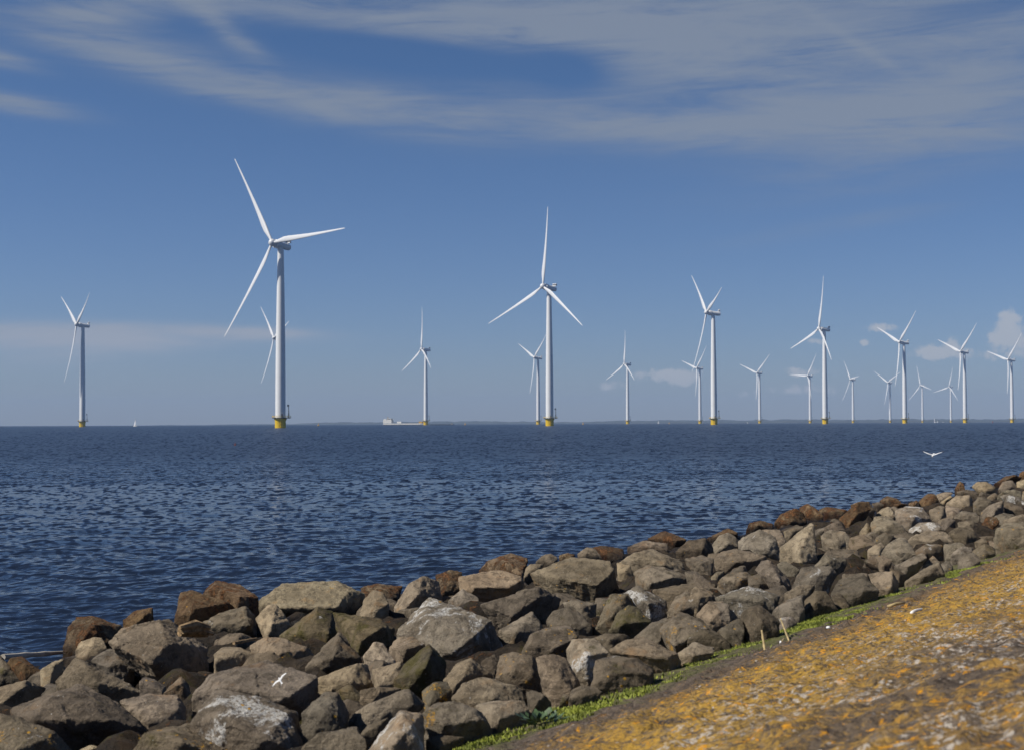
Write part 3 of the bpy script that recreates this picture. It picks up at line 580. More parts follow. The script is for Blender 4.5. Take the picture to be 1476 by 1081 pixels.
def add_rock(mk, poly, ridge, look, idx):
    xs = [p[0] for p in poly]; ys = [p[1] for p in poly]
    x0, x1, y0, y1 = min(xs), max(xs), min(ys), max(ys)
    cx, cy = (x0+x1)/2, (y0+y1)/2
    edge = interp(BOTY, cx)-y1 < 16 and cx > 640
    base, D = hit(cx, y0+(.97 if edge else .80)*(y1-y0), lambda s: bed_z(s)+(0 if edge else .05))
    s_here = base.dot(LA); kf = .08 if edge else .3
    if s_here < -13.7: D *= 13.7/-s_here
    floor = bed_z(max(s_here, -13.7))-.18
    Wm = (x1-x0)/FPX*D; Hm = (y1-y0)/FPX*D; S = .5*(Wm+Hm)
    def pt(x, y, dd):
        d = ray(x, y); t = D+dd
        return Vector((d.x*t, d.y*t, CAM.z+d.z*t))
    tilt = min(.95*Hm, .5)
    pts = []
    fw = Vector((ray(cx, cy).x, ray(cx, cy).y, 0))
    dep = lambda y: tilt*((y1-y)/(y1-y0)-kf)
    # drop outline points that barely matter, so that the stone keeps few, large, flat faces
    pl = list(poly)
    while len(pl) > 5:
        ar = []
        for i in range(len(pl)):
            (ax, ay), (bx, by), (cx_, cy_) = pl[i-1], pl[i], pl[(i+1) % len(pl)]
            ar.append(abs((bx-ax)*(cy_-ay)-(cx_-ax)*(by-ay))/2)
        k_ = min(range(len(pl)), key=lambda i: ar[i])
        if ar[k_] > .028*(x1-x0)*(y1-y0): break
        pl.pop(k_)
    for n_, (x, y) in enumerate(pl):
        jit = rng.uniform(-.34, .34)*S
        p = pt(x, y, dep(y)+jit); pts.append(p)
        bx, by = cx+(x-cx)*.72, cy+(y-cy)*.72
        if n_ % 2 == 0: pts.append(pt(bx, by, dep(by)+S*rng.uniform(.6, .95)))
        if y > cy:
            q = p + fw*(.10*S); q.z = min(q.z-.30*Hm-.05, floor); pts.append(q)
    for x, y, b in ridge: pts.append(pt(x, y, dep(y)-b*S*1.65))
    org = sum(pts, Vector())/len(pts); org.z = min(p.z for p in pts)
    me = rock_mesh([p-org for p in pts], S, max(2.0*D/FPX, S/58), idx*1.37+.5)
    big = (x1-x0) > 45
    o = link('boulder' if big else 'stone', me, RM[mk]); o.location = org
    v = rng.uniform(.68, 1.12); o.color = (v*rng.uniform(.97, 1.03), v, v*rng.uniform(.95, 1.04), 1)
    f = (cy-interp(TOPY, cx))/(interp(BOTY, cx)-interp(TOPY, cx))
    row = 'near the water' if f < .25 else 'mid-bank' if f < .62 else ('low on the bank' if cx < 640 else 'near the grass')
    col = next(c for lim, c in COLS if cx < lim)
    lab = look + ', ' + (row+' ' if len((look+' '+row+' '+col).split()) <= 16 else '') + col
    if lab in seen_labels: print('DUP LABEL', lab)
    if len(lab.split()) > 16: print('LONG', len(lab.split()), lab)
    seen_labels[lab] = 1
    tag(o, lab, 'boulder' if big else 'stone', 'rocks piled along the shore')
idx = 0
for line in ROCKS.strip().split('\n'):
    if line.startswith('T '):
        _, ox, oy, sc = line.split(); ox, oy, sc = float(ox), float(oy), float(sc); continue
    mk, pl, rd, look = line.split('|')
    if look == 'x': continue
    poly = [tuple(map(float, q.split(','))) for q in pl.split()]
    poly = [(ox+a/sc, oy+b/sc) for a, b in poly]
    rdg = []
    for q in rd.split():
        a, b, c = map(float, q.split(',')); rdg.append((ox+a/sc, oy+b/sc, c))
    add_rock(mk, poly, rdg, look, idx); idx += 1
print('rocks', idx)

# low stones jammed into the gaps; nothing tells them apart
protos = []
for k in range(6):
    rr = random.Random(100+k)
    pts = [Vector((rr.gauss(0, 1), rr.gauss(0, 1), rr.gauss(0, 1))).normalized() for _ in range(13)]
    pts = [Vector((p.x*.36, p.y*.30, p.z*.24)) for p in pts]
    protos.append(rock_mesh(pts, .6, .03, 200+k, 1.0, 4))
for me in protos: me.materials.append(RM['d'])
rr = random.Random(5); nf = 0
tt = 4.0
while tt < 78:
    s = -13.6
    while s < -4.6:
        p = dike(s+rr.uniform(-.3, .3), tt+rr.uniform(-.4, .4))
        dd = p - CAM
        z = dd.dot(_W0)
        if z > 3:
            px = CX+FPX*dd.dot(_r)/z
            if -40 < px < 1516 and nf < 94 and (rr.random() < (.42 if s > -11 else .75)):
                o = bpy.data.objects.new('stone', protos[rr.randrange(6)]); COL.objects.link(o)
                ss = p.x*LA.x+p.y*LA.y
                o.location = (p.x, p.y, bed_z(ss)-.13)
                o.rotation_euler = (rr.uniform(-.5, .5), rr.uniform(-.5, .5), rr.uniform(0, 6.28))
                k = rr.uniform(.8, 1.25); o.scale = (k, k, k); o.color = (.9, .9, .9, 1)
                tag(o, 'small dark stone jammed low in a gap between the larger shore boulders', 'stone', 'small stones in the gaps'); nf += 1
        s += 1.15
    tt += .9 + tt*.035
print('fillers', nf)
# ---------------------------------------------------------------- rubble bed under the boulders
def vnoise(x, y, sc, seed=0):
    """value noise on numpy arrays"""
    x = x*sc + seed*17.3; y = y*sc + seed*9.1
    xi = np.floor(x).astype(np.int64); yi = np.floor(y).astype(np.int64)
    fx = x-xi; fy = y-yi; fx = fx*fx*(3-2*fx); fy = fy*fy*(3-2*fy)
    def h(a, b):
        n = (a*374761393 + b*668265263 + seed*974711) & 0xffffffff
        n = ((n ^ (n >> 13))*1274126177) & 0xffffffff
        return ((n ^ (n >> 16)) & 0xffff)/65535.0
    a = h(xi, yi); b = h(xi+1, yi); c = h(xi, yi+1); d = h(xi+1, yi+1)
    return (a+(b-a)*fx) + ((c+(d-c)*fx) - (a+(b-a)*fx))*fy
def dike_grid(name, ss, ts, zf):
    S_, T_ = np.meshgrid(ss, ts)
    Xg = LA.x*S_+AL.x*T_; Yg = LA.y*S_+AL.y*T_
    return grid_mesh(name, Xg, Yg, zf(S_, T_))
def spaced(a, b, d0, k):
    out = [a]; 
    while out[-1] < b: out.append(out[-1]+max(d0, abs(out[-1])*k))
    return np.array(out)
ts_bed = np.concatenate([np.arange(-30, 1, .6), spaced(1, 400, .09, .007)])
def zbed(S_, T_):
    z = 1.28+(S_+4.1)*.1255
    z = np.where(S_ > -4.1, 1.28+(S_+4.1)*.25, z) - .10
    z = np.where(S_ < -14.2, z-(-14.2-S_)*.25, z)
    n = vnoise(S_, T_, 2.2, 1)*.5+vnoise(S_, T_, 5, 2)*.3+vnoise(S_, T_, 12, 3)*.15
    return z + (n-.5)*.75*np.clip((-4.4-S_)*1.2, 0, 1)
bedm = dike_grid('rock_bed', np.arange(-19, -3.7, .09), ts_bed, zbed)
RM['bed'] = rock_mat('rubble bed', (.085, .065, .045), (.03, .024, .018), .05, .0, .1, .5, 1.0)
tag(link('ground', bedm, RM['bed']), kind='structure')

# ---------------------------------------------------------------- stone asphalt slope with lichen
mt, t, b = pbsdf('open stone asphalt')
tc = t.new('ShaderNodeTexCoord').outputs['Object']
sp = t.new('ShaderNodeSeparateXYZ'); t.l.new(tc, sp.inputs[0])
sA = t.math('ADD', t.math('MULTIPLY', sp.outputs[0], LA.x), t.math('MULTIPLY', sp.outputs[1], LA.y))
p2 = tc
big = t.noise(p2, 1.3, 6, .6, .4); md = t.noise(p2, 7, 6, .7); fn = t.noise(p2, 26, 6, .8); gr = t.noise(p2, 80, 4, .7)
c = t.mix(t.step(gr, .35, .65), rgb(.05, .038, .03), rgb(.17, .13, .098))
stc = t.new('ShaderNodeSeparateColor'); t.l.new(t.vor(p2, 21, out=1), stc.inputs[0])
c = t.mix(.45, c, t.mix(stc.outputs[0], rgb(.045, .035, .03), rgb(.26, .205, .155)))
# ochre crust starts a little above the boulders
ed = t.math('ADD', sA, t.math('MULTIPLY', t.math('SUBTRACT', big, .5), 1.3))
zone = t.step(ed, -3.66, -3.2)
och = t.mix(t.step(fn, .35, .68), rgb(.16, .105, .05), rgb(.47, .28, .07))
om = t.math('MULTIPLY', zone, t.step(t.math('ADD', t.math('ADD', t.math('MULTIPLY', md, .6), t.math('MULTIPLY', fn, .45)), t.math('MULTIPLY', t.math('SUBTRACT', big, .5), -.45)), .52, .585))
c = t.mix(om, c, och)
# brighter towards the foot of the crust
br = t.math('MULTIPLY', t.step(ed, -3.4, -2.9), t.step(ed, -1.3, -2.3))
c = t.mix(t.math('MULTIPLY', t.math('MULTIPLY', br, t.step(fn, .40, .56)), .62), c, rgb(.62, .37, .05))
# bright orange thalli
ov = t.math('MULTIPLY', t.step(t.noise(p2, 12, 6, .75), .575, .62), zone)
c = t.mix(t.math('MULTIPLY', ov, t.step(gr, .3, .5)), c, rgb(.74, .34, .02))
# pale stones and whitish lichen
wv = t.math('MULTIPLY', t.step(t.noise(p2, 17, 6, .78), .53, .59), t.step(t.noise(p2, 1.1, 3, .5), .44, .56))
wv = t.math('MULTIPLY', wv, t.step(ed, -3.2, -2.4))
c = t.mix(wv, c, rgb(.58, .52, .45))
sv = t.math('MULTIPLY', t.step(t.vor(p2, 24), .26, .16), t.step(t.noise(p2, 9, 3), .52, .6))
c = t.mix(t.math('MULTIPLY', t.math('MULTIPLY', sv, zone), .9), c, rgb(.55, .50, .44))
# shade in the pits between the stones, painted as near-black patches
dk = t.step(t.noise(p2, 12, 6, .75), .405, .34)
c = t.mix(t.math('MULTIPLY', dk, .85), c, rgb(.03, .02, .015))
# a little green at the toe
gm = t.math('MULTIPLY', t.math('MULTIPLY', t.step(ed, -4.7, -4.3), t.step(ed, -3.55, -3.8)), t.step(t.math('ADD', t.math('MULTIPLY', md, .6), t.math('MULTIPLY', fn, .4)), .42, .5))
c = t.mix(t.math('MULTIPLY', gm, .5), c, rgb(.13, .155, .025))
t.l.new(c, b.inputs['Base Color']); b.inputs['Roughness'].default_value = .92; b.inputs['Specular IOR Level'].default_value = .25
h = t.math('ADD', t.math('ADD', t.math('MULTIPLY', fn, .8), t.math('MULTIPLY', gr, .4)), t.math('MULTIPLY', t.step(t.vor(p2, 16, feature='DISTANCE_TO_EDGE'), .0, .2), .25))
bp = t.new('ShaderNodeBump'); bp.inputs['Strength'].default_value = .9; bp.inputs['Distance'].default_value = .03
t.l.new(h, bp.inputs['Height']); t.l.new(bp.outputs[0], b.inputs['Normal'])
M_ASPH = mt
def zasph(S_, T_):
    z = 1.3+(S_+4)*.25
    z = np.where(S_ > 4, 3.3+(S_-4)*.02, z)
    n = (vnoise(S_, T_, 1.1, 4)-.5)*.05 + (vnoise(S_, T_, 5, 5)-.5)*.045 + (vnoise(S_, T_, 13, 6)-.5)*.040 + (vnoise(S_, T_, 34, 7)-.5)*.018
    st = np.clip(vnoise(S_, T_, 9, 8)*2.4-1.5, 0, 1)*.028
    amp = np.clip((S_+4.3)/.8, .25, 1)
    return z + (n+st)*amp
sa = np.concatenate([np.arange(-4.45, .6, .021), np.arange(.6, 4, .1), np.arange(4, 60, 2.0)])
ta = np.concatenate([np.arange(-60, -2, 2.0), spaced(-2, 2, .15, 0), spaced(2.2, 600, .021, .0058)])
asph = dike_grid('dike_slope', sa, ta, zasph)
tag(link('dike_slope', asph, M_ASPH), kind='structure')

# ---------------------------------------------------------------- grass in the joint between boulders and slope
mt, t, b = pbsdf('short grass')
oc = t.new('ShaderNodeTexCoord').outputs['Object']
n = t.noise(oc, 5, 4, .6); n2 = t.noise(oc, 60, 2, .6)
c = t.mix(t.step(n, .4, .62), rgb(.15, .18, .028), rgb(.33, .38, .05))
c = t.mix(t.math('MULTIPLY', t.step(n2, .58, .68), .6), c, rgb(.24, .18, .05))
t.l.new(c, b.inputs['Base Color']); b.inputs['Roughness'].default_value = .7
M_GRASS = mt
GP = [
 ([(648,1081),(680,1068),(720,1058),(750,1036),(808,1022),(863,1010),(885,1009),(878,1019),(840,1036),(760,1056),(690,1081),(660,1084)], 1.3),
 ([(875,1012),(909,994),(965,978),(990,964),(985,972),(960,986),(915,1001)], .9),
 ([(985,955),(1030,943),(1100,924),(1104,930),(1090,938),(1030,956),(990,968)], 1.6),
 ([(1100,928),(1110,915),(1133,902),(1155,889),(1178,881),(1200,879),(1250,868),(1272,859),(1250,880),(1211,897),(1178,908),(1151,914),(1107,928)], 2.2),
 ([(1245,869),(1272,860),(1337,847),(1340,852),(1280,869),(1240,883)], 1.0),
 ([(1348,834),(1392,817),(1428,811),(1420,818),(1390,829),(1352,839)], 1.0),
 ([(1450,797),(1480,788),(1480,795),(1455,800)], .8),
 ([(655,1075),(760,1030),(900,990),(1100,915),(1300,850),(1476,785),(1476,800),(1300,865),(1100,940),(900,1010),(700,1081)], .10)]
def inside(x, y, poly):
    r_ = False; j = len(poly)-1
    for i in range(len(poly)):
        xi, yi = poly[i]; xj, yj = poly[j]
        if (yi > y) != (yj > y) and x < (xj-xi)*(y-yi)/(yj-yi)+xi: r_ = not r_
        j = i
    return r_
rr = random.Random(3); gv = []; gf = []
for poly, dens in GP:
    wp = [hit(x, y, slope_z)[0] for x, y in poly]
    st = [(p.dot(LA), p.dot(AL)) for p in wp]
    s0, s1 = min(a for a, _ in st), max(a for a, _ in st); t0, t1 = min(c for _, c in st), max(c for _, c in st)
    N = int((s1-s0)*(t1-t0)*7000*dens)
    for _ in range(N):
        s = rr.uniform(s0, s1); tq = rr.uniform(t0, t1)
        if not inside(s, tq, st): continue
        cl = noise.noise(Vector((s*5, tq*2.5, 3.3)))
        if rr.random() > .62+cl*1.2: continue
        p = dike(s, tq, slope_z(s)-.01)
        hgt = rr.uniform(.012, .030)*(1+.9*max(0, cl)); a = rr.uniform(0, 6.28); wd = rr.uniform(.003, .006)*1.5
        sx, sy = math.cos(a)*wd, math.sin(a)*wd; ln = rr.uniform(0, .6)*hgt; b2 = rr.uniform(0, 6.28)
        k = len(gv)
        gv += [(p.x-sx, p.y-sy, p.z), (p.x+sx, p.y+sy, p.z), (p.x+sx*.7+math.cos(b2)*ln*.4, p.y+sy*.7+math.sin(b2)*ln*.4, p.z+hgt*.6),
               (p.x-sx*.7+math.cos(b2)*ln*.4, p.y-sy*.7+math.sin(b2)*ln*.4, p.z+hgt*.6), (p.x+math.cos(b2)*ln, p.y+math.sin(b2)*ln, p.z+hgt)]
        gf += [(k, k+1, k+2, k+3), (k+3, k+2, k+4)]
me = bpy.data.meshes.new('grass'); me.from_pydata(gv, [], gf); me.update(); print('grass blades', len(gf)//2)
tag(link('grass', me, M_GRASS), 'short bright green grass growing between the boulders and the ochre slope', 'grass', kind='stuff')

# leafy plant in the grass tip
def leafy(px, py, label):
    p, D = hit(px, py, slope_z); bm = bmesh.new(); q = random.Random(int(px))
    for i in range(70):
        a = q.uniform(0, 6.28); r0 = q.uniform(0, .12); L = q.uniform(.035, .07)
        c0 = Vector((math.cos(a)*r0, math.sin(a)*r0, .005+q.uniform(0, .035)))
        d = Vector((math.cos(a), math.sin(a), q.uniform(.2, 1.2))).normalized(); sd_ = d.cross(Vector((0, 0, 1))).normalized()*L*.3
        vs = [bm.verts.new(c0), bm.verts.new(c0+d*L*.5+sd_), bm.verts.new(c0+d*L), bm.verts.new(c0+d*L*.5-sd_)]
        bm.faces.new(vs)
    o = bm_done('leafy_plant', bm, M_LEAF); o.location = p; tag(o, label, 'plant')
M_LEAF = plain('plant leaf', (.11, .18, .08), .5, vary=.3, scale=30)
leafy(780, 1044, 'low dark green leafy plant in the grass at the bottom centre')

# ---------------------------------------------------------------- sea: waves built as geometry, earth curvature kept
ypix = np.concatenate([np.linspace(1, .68, 30)[:-1], np.linspace(.68, .12, 480)[:-1], np.linspace(.12, 0, 330)])
dist = 1/np.maximum(ypix/9.0, 1/12000.0)
dist = np.unique(np.concatenate([dist, np.geomspace(1500, 12000, 24)])); 
azs = np.concatenate([np.linspace(-1.25, -.42, 120)[:-1], np.linspace(-.42, .42, 900), np.linspace(.42, 1.25, 120)[1:]])
A_, D_ = np.meshgrid(azs, dist)
Xs, Ys = np.sin(A_)*D_, np.cos(A_)*D_
spc = np.gradient(dist)[:, None]
Zs = -(D_**2)/(2*6371000.0)
rs = np.random.RandomState(4)
SLX = np.zeros_like(Zs); SLY = np.zeros_like(Zs)
warp = [(vnoise(Xs, Ys, f, 50+i)-.5)*2 for i, f in enumerate((2.6, 1.2, .4, .12))]
dcol = .84/900*dist[:, None]
for i in range(64):
    lam = .12*(1.058**i)*rs.uniform(.93, 1.07)
    k = 2*np.pi/lam; th = math.radians(80) + rs.normal(0, .50)
    steep = .048*(1.0 if lam < .5 else (.5/lam)**.95)*rs.uniform(.7, 1.3)
    amp = steep/k
    fade = np.clip(lam/(2.2*spc)-.8, 0, 1); fs = np.clip(lam/(1.15*dcol)-.5, 0, 1)
    n_ = int((fs[:, 0] > 0).sum())
    if n_ < 2: continue
    wv_ = warp[0 if lam < .5 else 1 if lam < 1.2 else 2 if lam < 4 else 3][:n_]
    ph = k*(Xs[:n_]*math.cos(th)+Ys[:n_]*math.sin(th)) + rs.uniform(0, 6.28) + wv_*rs.uniform(1.6, 3.0)
    sn = np.sin(ph); cs = np.cos(ph)
    Zs[:n_] += amp*fade[:n_]*sn
    SLX[:n_] -= 1.7*steep*math.cos(th)*fs[:n_]*cs; SLY[:n_] -= 1.7*steep*math.sin(th)*fs[:n_]*cs
seam = grid_mesh('sea', Xs, Ys, Zs)
at = seam.attributes.new('wave_slope', 'FLOAT_VECTOR', 'POINT')
at.data.foreach_set('vector', np.stack([SLX, SLY, np.ones_like(SLX)], -1).astype(np.float32).ravel())
mt, t, b = pbsdf('sea water')
geo = t.new('ShaderNodeNewGeometry').outputs['Position']
cdn = t.new('ShaderNodeCameraData')
b.inputs['Base Color'].default_value = rgb(.013, .022, .045); b.inputs['Roughness'].default_value = .10
b.inputs['IOR'].default_value = 1.333; b.inputs['Specular IOR Level'].default_value = .5
dd = t.vmath('LENGTH', geo)
far = t.step(dd, 8, 170)
def slope(sc, st, rz):
    nd = t.new('ShaderNodeTexNoise'); nd.inputs['Detail'].default_value = 3; nd.inputs['Roughness'].default_value = .6
    t.l.new(t.mapping(geo, rot=(0, 0, R(rz)), scale=st), nd.inputs['Vector']); nd.inputs['Scale'].default_value = sc
    return t.vmath('SUBTRACT', nd.outputs['Color'], (.5, .5, .5))
gust = t.step(t.noise(t.mapping(geo, rot=(0, 0, R(-38)), scale=(.5, 1, 1)), .018, 7, .75, .3), .3, .7)
sm = t.new('ShaderNodeVectorMath', operation='SCALE'); t.l.new(slope(3.2, (.6, 1, 1), -38), sm.inputs[0])
t.l.new(t.math('ADD', .24, t.math('MULTIPLY', t.math('MULTIPLY', far, .24), t.math('ADD', .6, t.math('MULTIPLY', gust, .7)))), sm.inputs['Scale'])
s2 = t.new('ShaderNodeVectorMath', operation='SCALE'); t.l.new(slope(.35, (.35, 1, 1), -38), s2.inputs[0]); t.l.new(t.math('MULTIPLY', far, .40), s2.inputs['Scale'])
sl_ = t.vmath('MULTIPLY', t.vmath('ADD', sm.outputs[0], s2.outputs[0]), (1, 1, 0))
an = t.new('ShaderNodeAttribute'); an.attribute_name = 'wave_slope'; nrm = an.outputs['Vector']
t.l.new(t.vmath('NORMALIZE', t.vmath('ADD', nrm, sl_)), b.inputs['Normal'])
t.l.new(t.math('ADD', .09, t.math('MULTIPLY', far, .24)), b.inputs['Roughness'])
tag(link('sea', seam, mt), kind='structure')

# ---------------------------------------------------------------- far shore
def shore(name, pts, D0, col, seed, thick=900):
    """pts: (px, height above the sea in photo px)"""
    xs = np.linspace(pts[0][0], pts[-1][0], 420); hs = np.interp(xs, [p[0] for p in pts], [p[1] for p in pts])
    a = np.arctan((xs-738)/FPX)
    n = vnoise(xs, xs*0, .05, seed)*.5+vnoise(xs, xs*0, .18, seed+1)*.35+vnoise(xs, xs*0, .6, seed+2)*.15
    H_ = hs*D0/FPX*(.62+.75*n)
    rows = []
    for f, hf in ((0, 0), (.02, .45), (.08, .8), (.3, 1.0), (.7, .9), (1, 0)):
        d = D0+thick*f; z0 = -(d*d)/(2*6371000.0)-1
        rows.append((np.sin(a)*d, np.cos(a)*d, z0+H_*hf+1))
    X_ = np.array([r_[0] for r_ in rows]); Y_ = np.array([r_[1] for r_ in rows]); Z_ = np.array([r_[2] for r_ in rows])
    o = link('hills', grid_mesh(name, X_, Y_, Z_), plain(name+' woodland', col, .95, vary=.25, scale=.01)); tag(o, kind='structure')
shore('far shore', [(-60, 0), (210, .2), (245, 1.0), (270, .4), (300, .6), (330, 1.6), (420, 1.6), (450, 3.0), (520, 3.8), (600, 3.6), (640, 4.6), (720, 4.2), (780, 3.4),
      (880, 3.6), (930, 5.2), (1000, 4.8), (1060, 4.4), (1130, 6.0), (1200, 5.0), (1260, 4.4), (1330, 5.4), (1400, 4.6), (1476, 5.6), (1700, 5)], 9200, (.04, .055, .05), 31)
shore('near shore', [(840, 0), (870, 1.2), (960, 2.0), (1050, 1.4), (1100, 2.6), (1250, 2.0), (1340, 3.2), (1420, 2.0), (1476, 2.8), (1700, 2.4)], 7800, (.05, .058, .05), 41, 500)

# ---------------------------------------------------------------- wind turbines
HT, RB, LN = 130.0, 72.0, 8.0
def blade_mesh():
    bm = bmesh.new(); rings = []
    st = [(.0, .020, .020, 0), (.03, .020, .020, 0), (.08, .027, .017, 16), (.16, .042, .013, 13), (.22, .043, .011, 10), (.35, .035, .008, 7), (.5, .027, .006, 4),
          (.65, .020, .0045, 2.5), (.8, .0145, .003, 1), (.92, .0105, .002, 0), (.98, .007, .0013, 0), (1.0, .002, .0006, 0)]
    for z, ch, th, tw in st:
        ring = []; bend = .035*z**2.2
        for k in range(14):
            a = 2*math.pi*k/14
            y = math.cos(a)*ch/2 - (.20*ch if z > .05 else 0)*min(1, z*8); x = math.sin(a)*th/2*(1+.45*math.cos(a) if z > .05 else 1)
            c_, s_ = math.cos(R(tw)), math.sin(R(tw))
            ring.append(((x*c_-y*s_+bend)*RB*1.25 if False else ((x*c_-y*s_)*1.22+bend)*RB, (x*s_+y*c_)*1.22*RB, z*RB))
        rings.append(ring)
    bm_loft(bm, rings); bmesh.ops.recalc_face_normals(bm, faces=bm.faces[:])
    me = bpy.data.meshes.new('blade'); bm.to_mesh(me); bm.free()
    me.polygons.foreach_set('use_smooth', [True]*len(me.polygons)); me.materials.append(M_BLADE)
    return me
BLADE = blade_mesh()
def build_turbine():
    t_ = empty('wind_turbine')
    bm = bmesh.new(); bm_lathe(bm, [(3.8, -4), (3.8, 4.8), (4.35, 6.0), (4.45, 6.7)], 36)
    fo = bm_done('foundation', bm, M_YELLOW, t_, True, 30)
    bm = bmesh.new()
    for sgn in (-1, 1): bm_tube(bm, [(sgn*.45, -4.3, -2), (sgn*.45, -4.3, 6.6)], .16)
    for i in range(16): bm_tube(bm, [(-.45, -4.3, -1+i*.48), (.45, -4.3, -1+i*.48)], .06)
    bm_done('ladder', bm, M_YELLOW, fo)
    bm = bmesh.new()
    # platform: wider on the crane side
    def plat(rad, dx):
        return [((rad+dx*max(0, math.cos(a)))*math.cos(a), rad*math.sin(a)) for a in [2*math.pi*i/28 for i in range(28)]]
    bm_loft(bm, [[(x, y, 6.703) for x, y in plat(5.3, 1.7)], [(x, y, 7.2) for x, y in plat(5.9, 1.7)]])
    bm_done('platform', bm, M_STEEL, t_)
    bm = bmesh.new(); ring = plat(5.75, 1.6)
    for hz_ in (7.8, 8.45):
        for i in range(28):
            a, b_ = ring[i], ring[(i+1) % 28]; bm_tube(bm, [(a[0], a[1], hz_), (b_[0], b_[1], hz_)], .09, 4)
    for i in range(0, 28): bm_tube(bm, [(ring[i][0], ring[i][1], 7.205), (ring[i][0], ring[i][1], 8.5)], .09, 4)
    bm_done('railing', bm, M_YELLOW, t_)
    bm = bmesh.new(); bm_tube(bm, [(5.6, -1.4, 7.205), (5.6, -1.4, 10.5)], .42, 10); bm_tube(bm, [(5.6, -1.4, 10.5), (5.5, -1.4, 15.2)], [.28, .2], 8)
    bm_box(bm, 5.2, -1.4, 15.6, 1.3, .7, 1.3)
    bm_done('crane', bm, M_STEEL, t_)
    bm = bmesh.new(); bm_lathe(bm, [(3.55, 7.205), (3.5, 30), (3.25, 60), (2.75, 92), (2.15, 124.6)], 48)
    tw = bm_done('tower', bm, M_WHITE, t_, True, 30)
    bm = bmesh.new(); bm_box(bm, .6, -3.58, 8.6, 1.0, .12, 2.4); bm_done('door', bm, M_STEEL, tw)
    # nacelle: round direct-drive housing along local x
    til = Matrix.Translation((0, 0, HT-1.7)) @ Matrix.Rotation(-R(6), 4, 'Y')
    bm = bmesh.new()
    bm_lathe(bm, [(1.5, -8.6), (2.1, -8.2), (2.35, -6.5), (2.45, 0), (2.5, 2.2), (3.0, 2.5), (3.05, 5.2), (2.4, 5.5)], 32, 'X')
    bm_lathe(bm, [(2.12, -3.6), (2.12, -2.0)], 24, 'Z')
    na = bm_done('nacelle', bm, M_WHITE, t_, True, 35); na.matrix_local = til @ Matrix.Translation((0, 0, -.2))
    bm = bmesh.new()
    bm_box(bm, -6.9, 0, 3.9, .5, 5.0, 1.1)
    co_ = bm_done('cooler', bm, M_DARK, na)
    bm = bmesh.new(); bm_box(bm, -6.9, 0, 4.72, .9, 5.4, .5); bm_box(bm, -6.9, 0, 3.05, 1.6, 5.2, .55); bm_done('cooler_frame', bm, M_WHITE, na)
    bm = bmesh.new()
    bm_lathe(bm, [(2.3, LN-2.4), (2.5, LN-1.6), (2.55, LN+.6), (2.2, LN+1.7), (1.3, LN+2.5), (.3, LN+2.8)], 28, 'X')
    hb = bm_done('hub', bm, M_BLADE, t_, True, 40); hb.matrix_local = til
    for k in range(3):
        bo = bpy.data.objects.new('blade', BLADE); COL.objects.link(bo); bo.parent = t_
    return t_
def children(o): return [x for x in COL.objects if x.parent == o]
def copy_tree(o, parent=None):
    c_ = o.copy(); COL.objects.link(c_); c_.parent = parent
    for ch in children(o): copy_tree(ch, c_)
    return c_
TURB = [
 (404.2, 997, 46, 88, 1.03, 'tallest and nearest white turbine, standing left of centre on a yellow base'),
 (118.6, 1797, 74, 62, .99, 'leftmost white turbine, standing alone near the left edge'),
 (402.0, 2098, 68, 74, .97, 'small turbine hidden behind the tower of the tallest turbine'),
 (613.8, 2434, 66, 0, 1.0, 'turbine with one blade straight up, its yellow base beside the ship'),
 (775.9, 2753, 64, 54, 1.0, 'small turbine just left of and behind the second-tallest turbine'),
 (792.3, 1322, 46, 4, 1.03, 'second-tallest turbine, centre of the photo, one blade straight up'),
 (904.9, 3074, 60, 2, 1.0, 'small lone turbine right of centre with one blade straight up'),
 (1029.3, 1639, 72, 72, .99, 'third-tallest turbine, with nacelle seen from the side'),
 (1009.2, 3319, 62, 46, .97, 'small turbine just left of and behind the third-tallest turbine'),
 (1095.3, 3656, 52, 50, .97, 'small turbine in the gap right of the third-tallest turbine'),
 (1168.0, 3902, 52, 34, .97, 'small turbine with one horizontal blade, left of the fourth-tallest'),
 (1189.5, 1933, 62, 10, .98, 'fourth-tallest turbine, blade pointing up, right of the small horizontal-bladed one'),
 (1229.9, 4250, 64, 84, .96, 'tiny faint turbine just right of the fourth-tallest turbine'),
 (1283.3, 4611, 48, 62, .97, 'tiny turbine overlapped by a blade of the big turbine to its right'),
 (1304.4, 2264, 62, 52, .98, 'fairly large turbine, first of three similar ones on the right'),
 (1330.0, 4963, 52, 104, .97, 'tiny turbine left of the pair of distant sailboats'),
 (1371.0, 5185, 44, 14, .97, 'tiniest turbine, just right of the pair of distant sailboats'),
 (1391.3, 2577, 58, 50, .97, 'middle one of three similar turbines on the right, above the gull'),
 (1459.1, 2916, 58, 46, .97, 'rightmost turbine, partly cut by the right edge')]
def sea_point(px, D, py=610):
    d = ray(px, py); return Vector((d.x*D, d.y*D, -D*D/(2*6371000.0)))
proto = build_turbine()
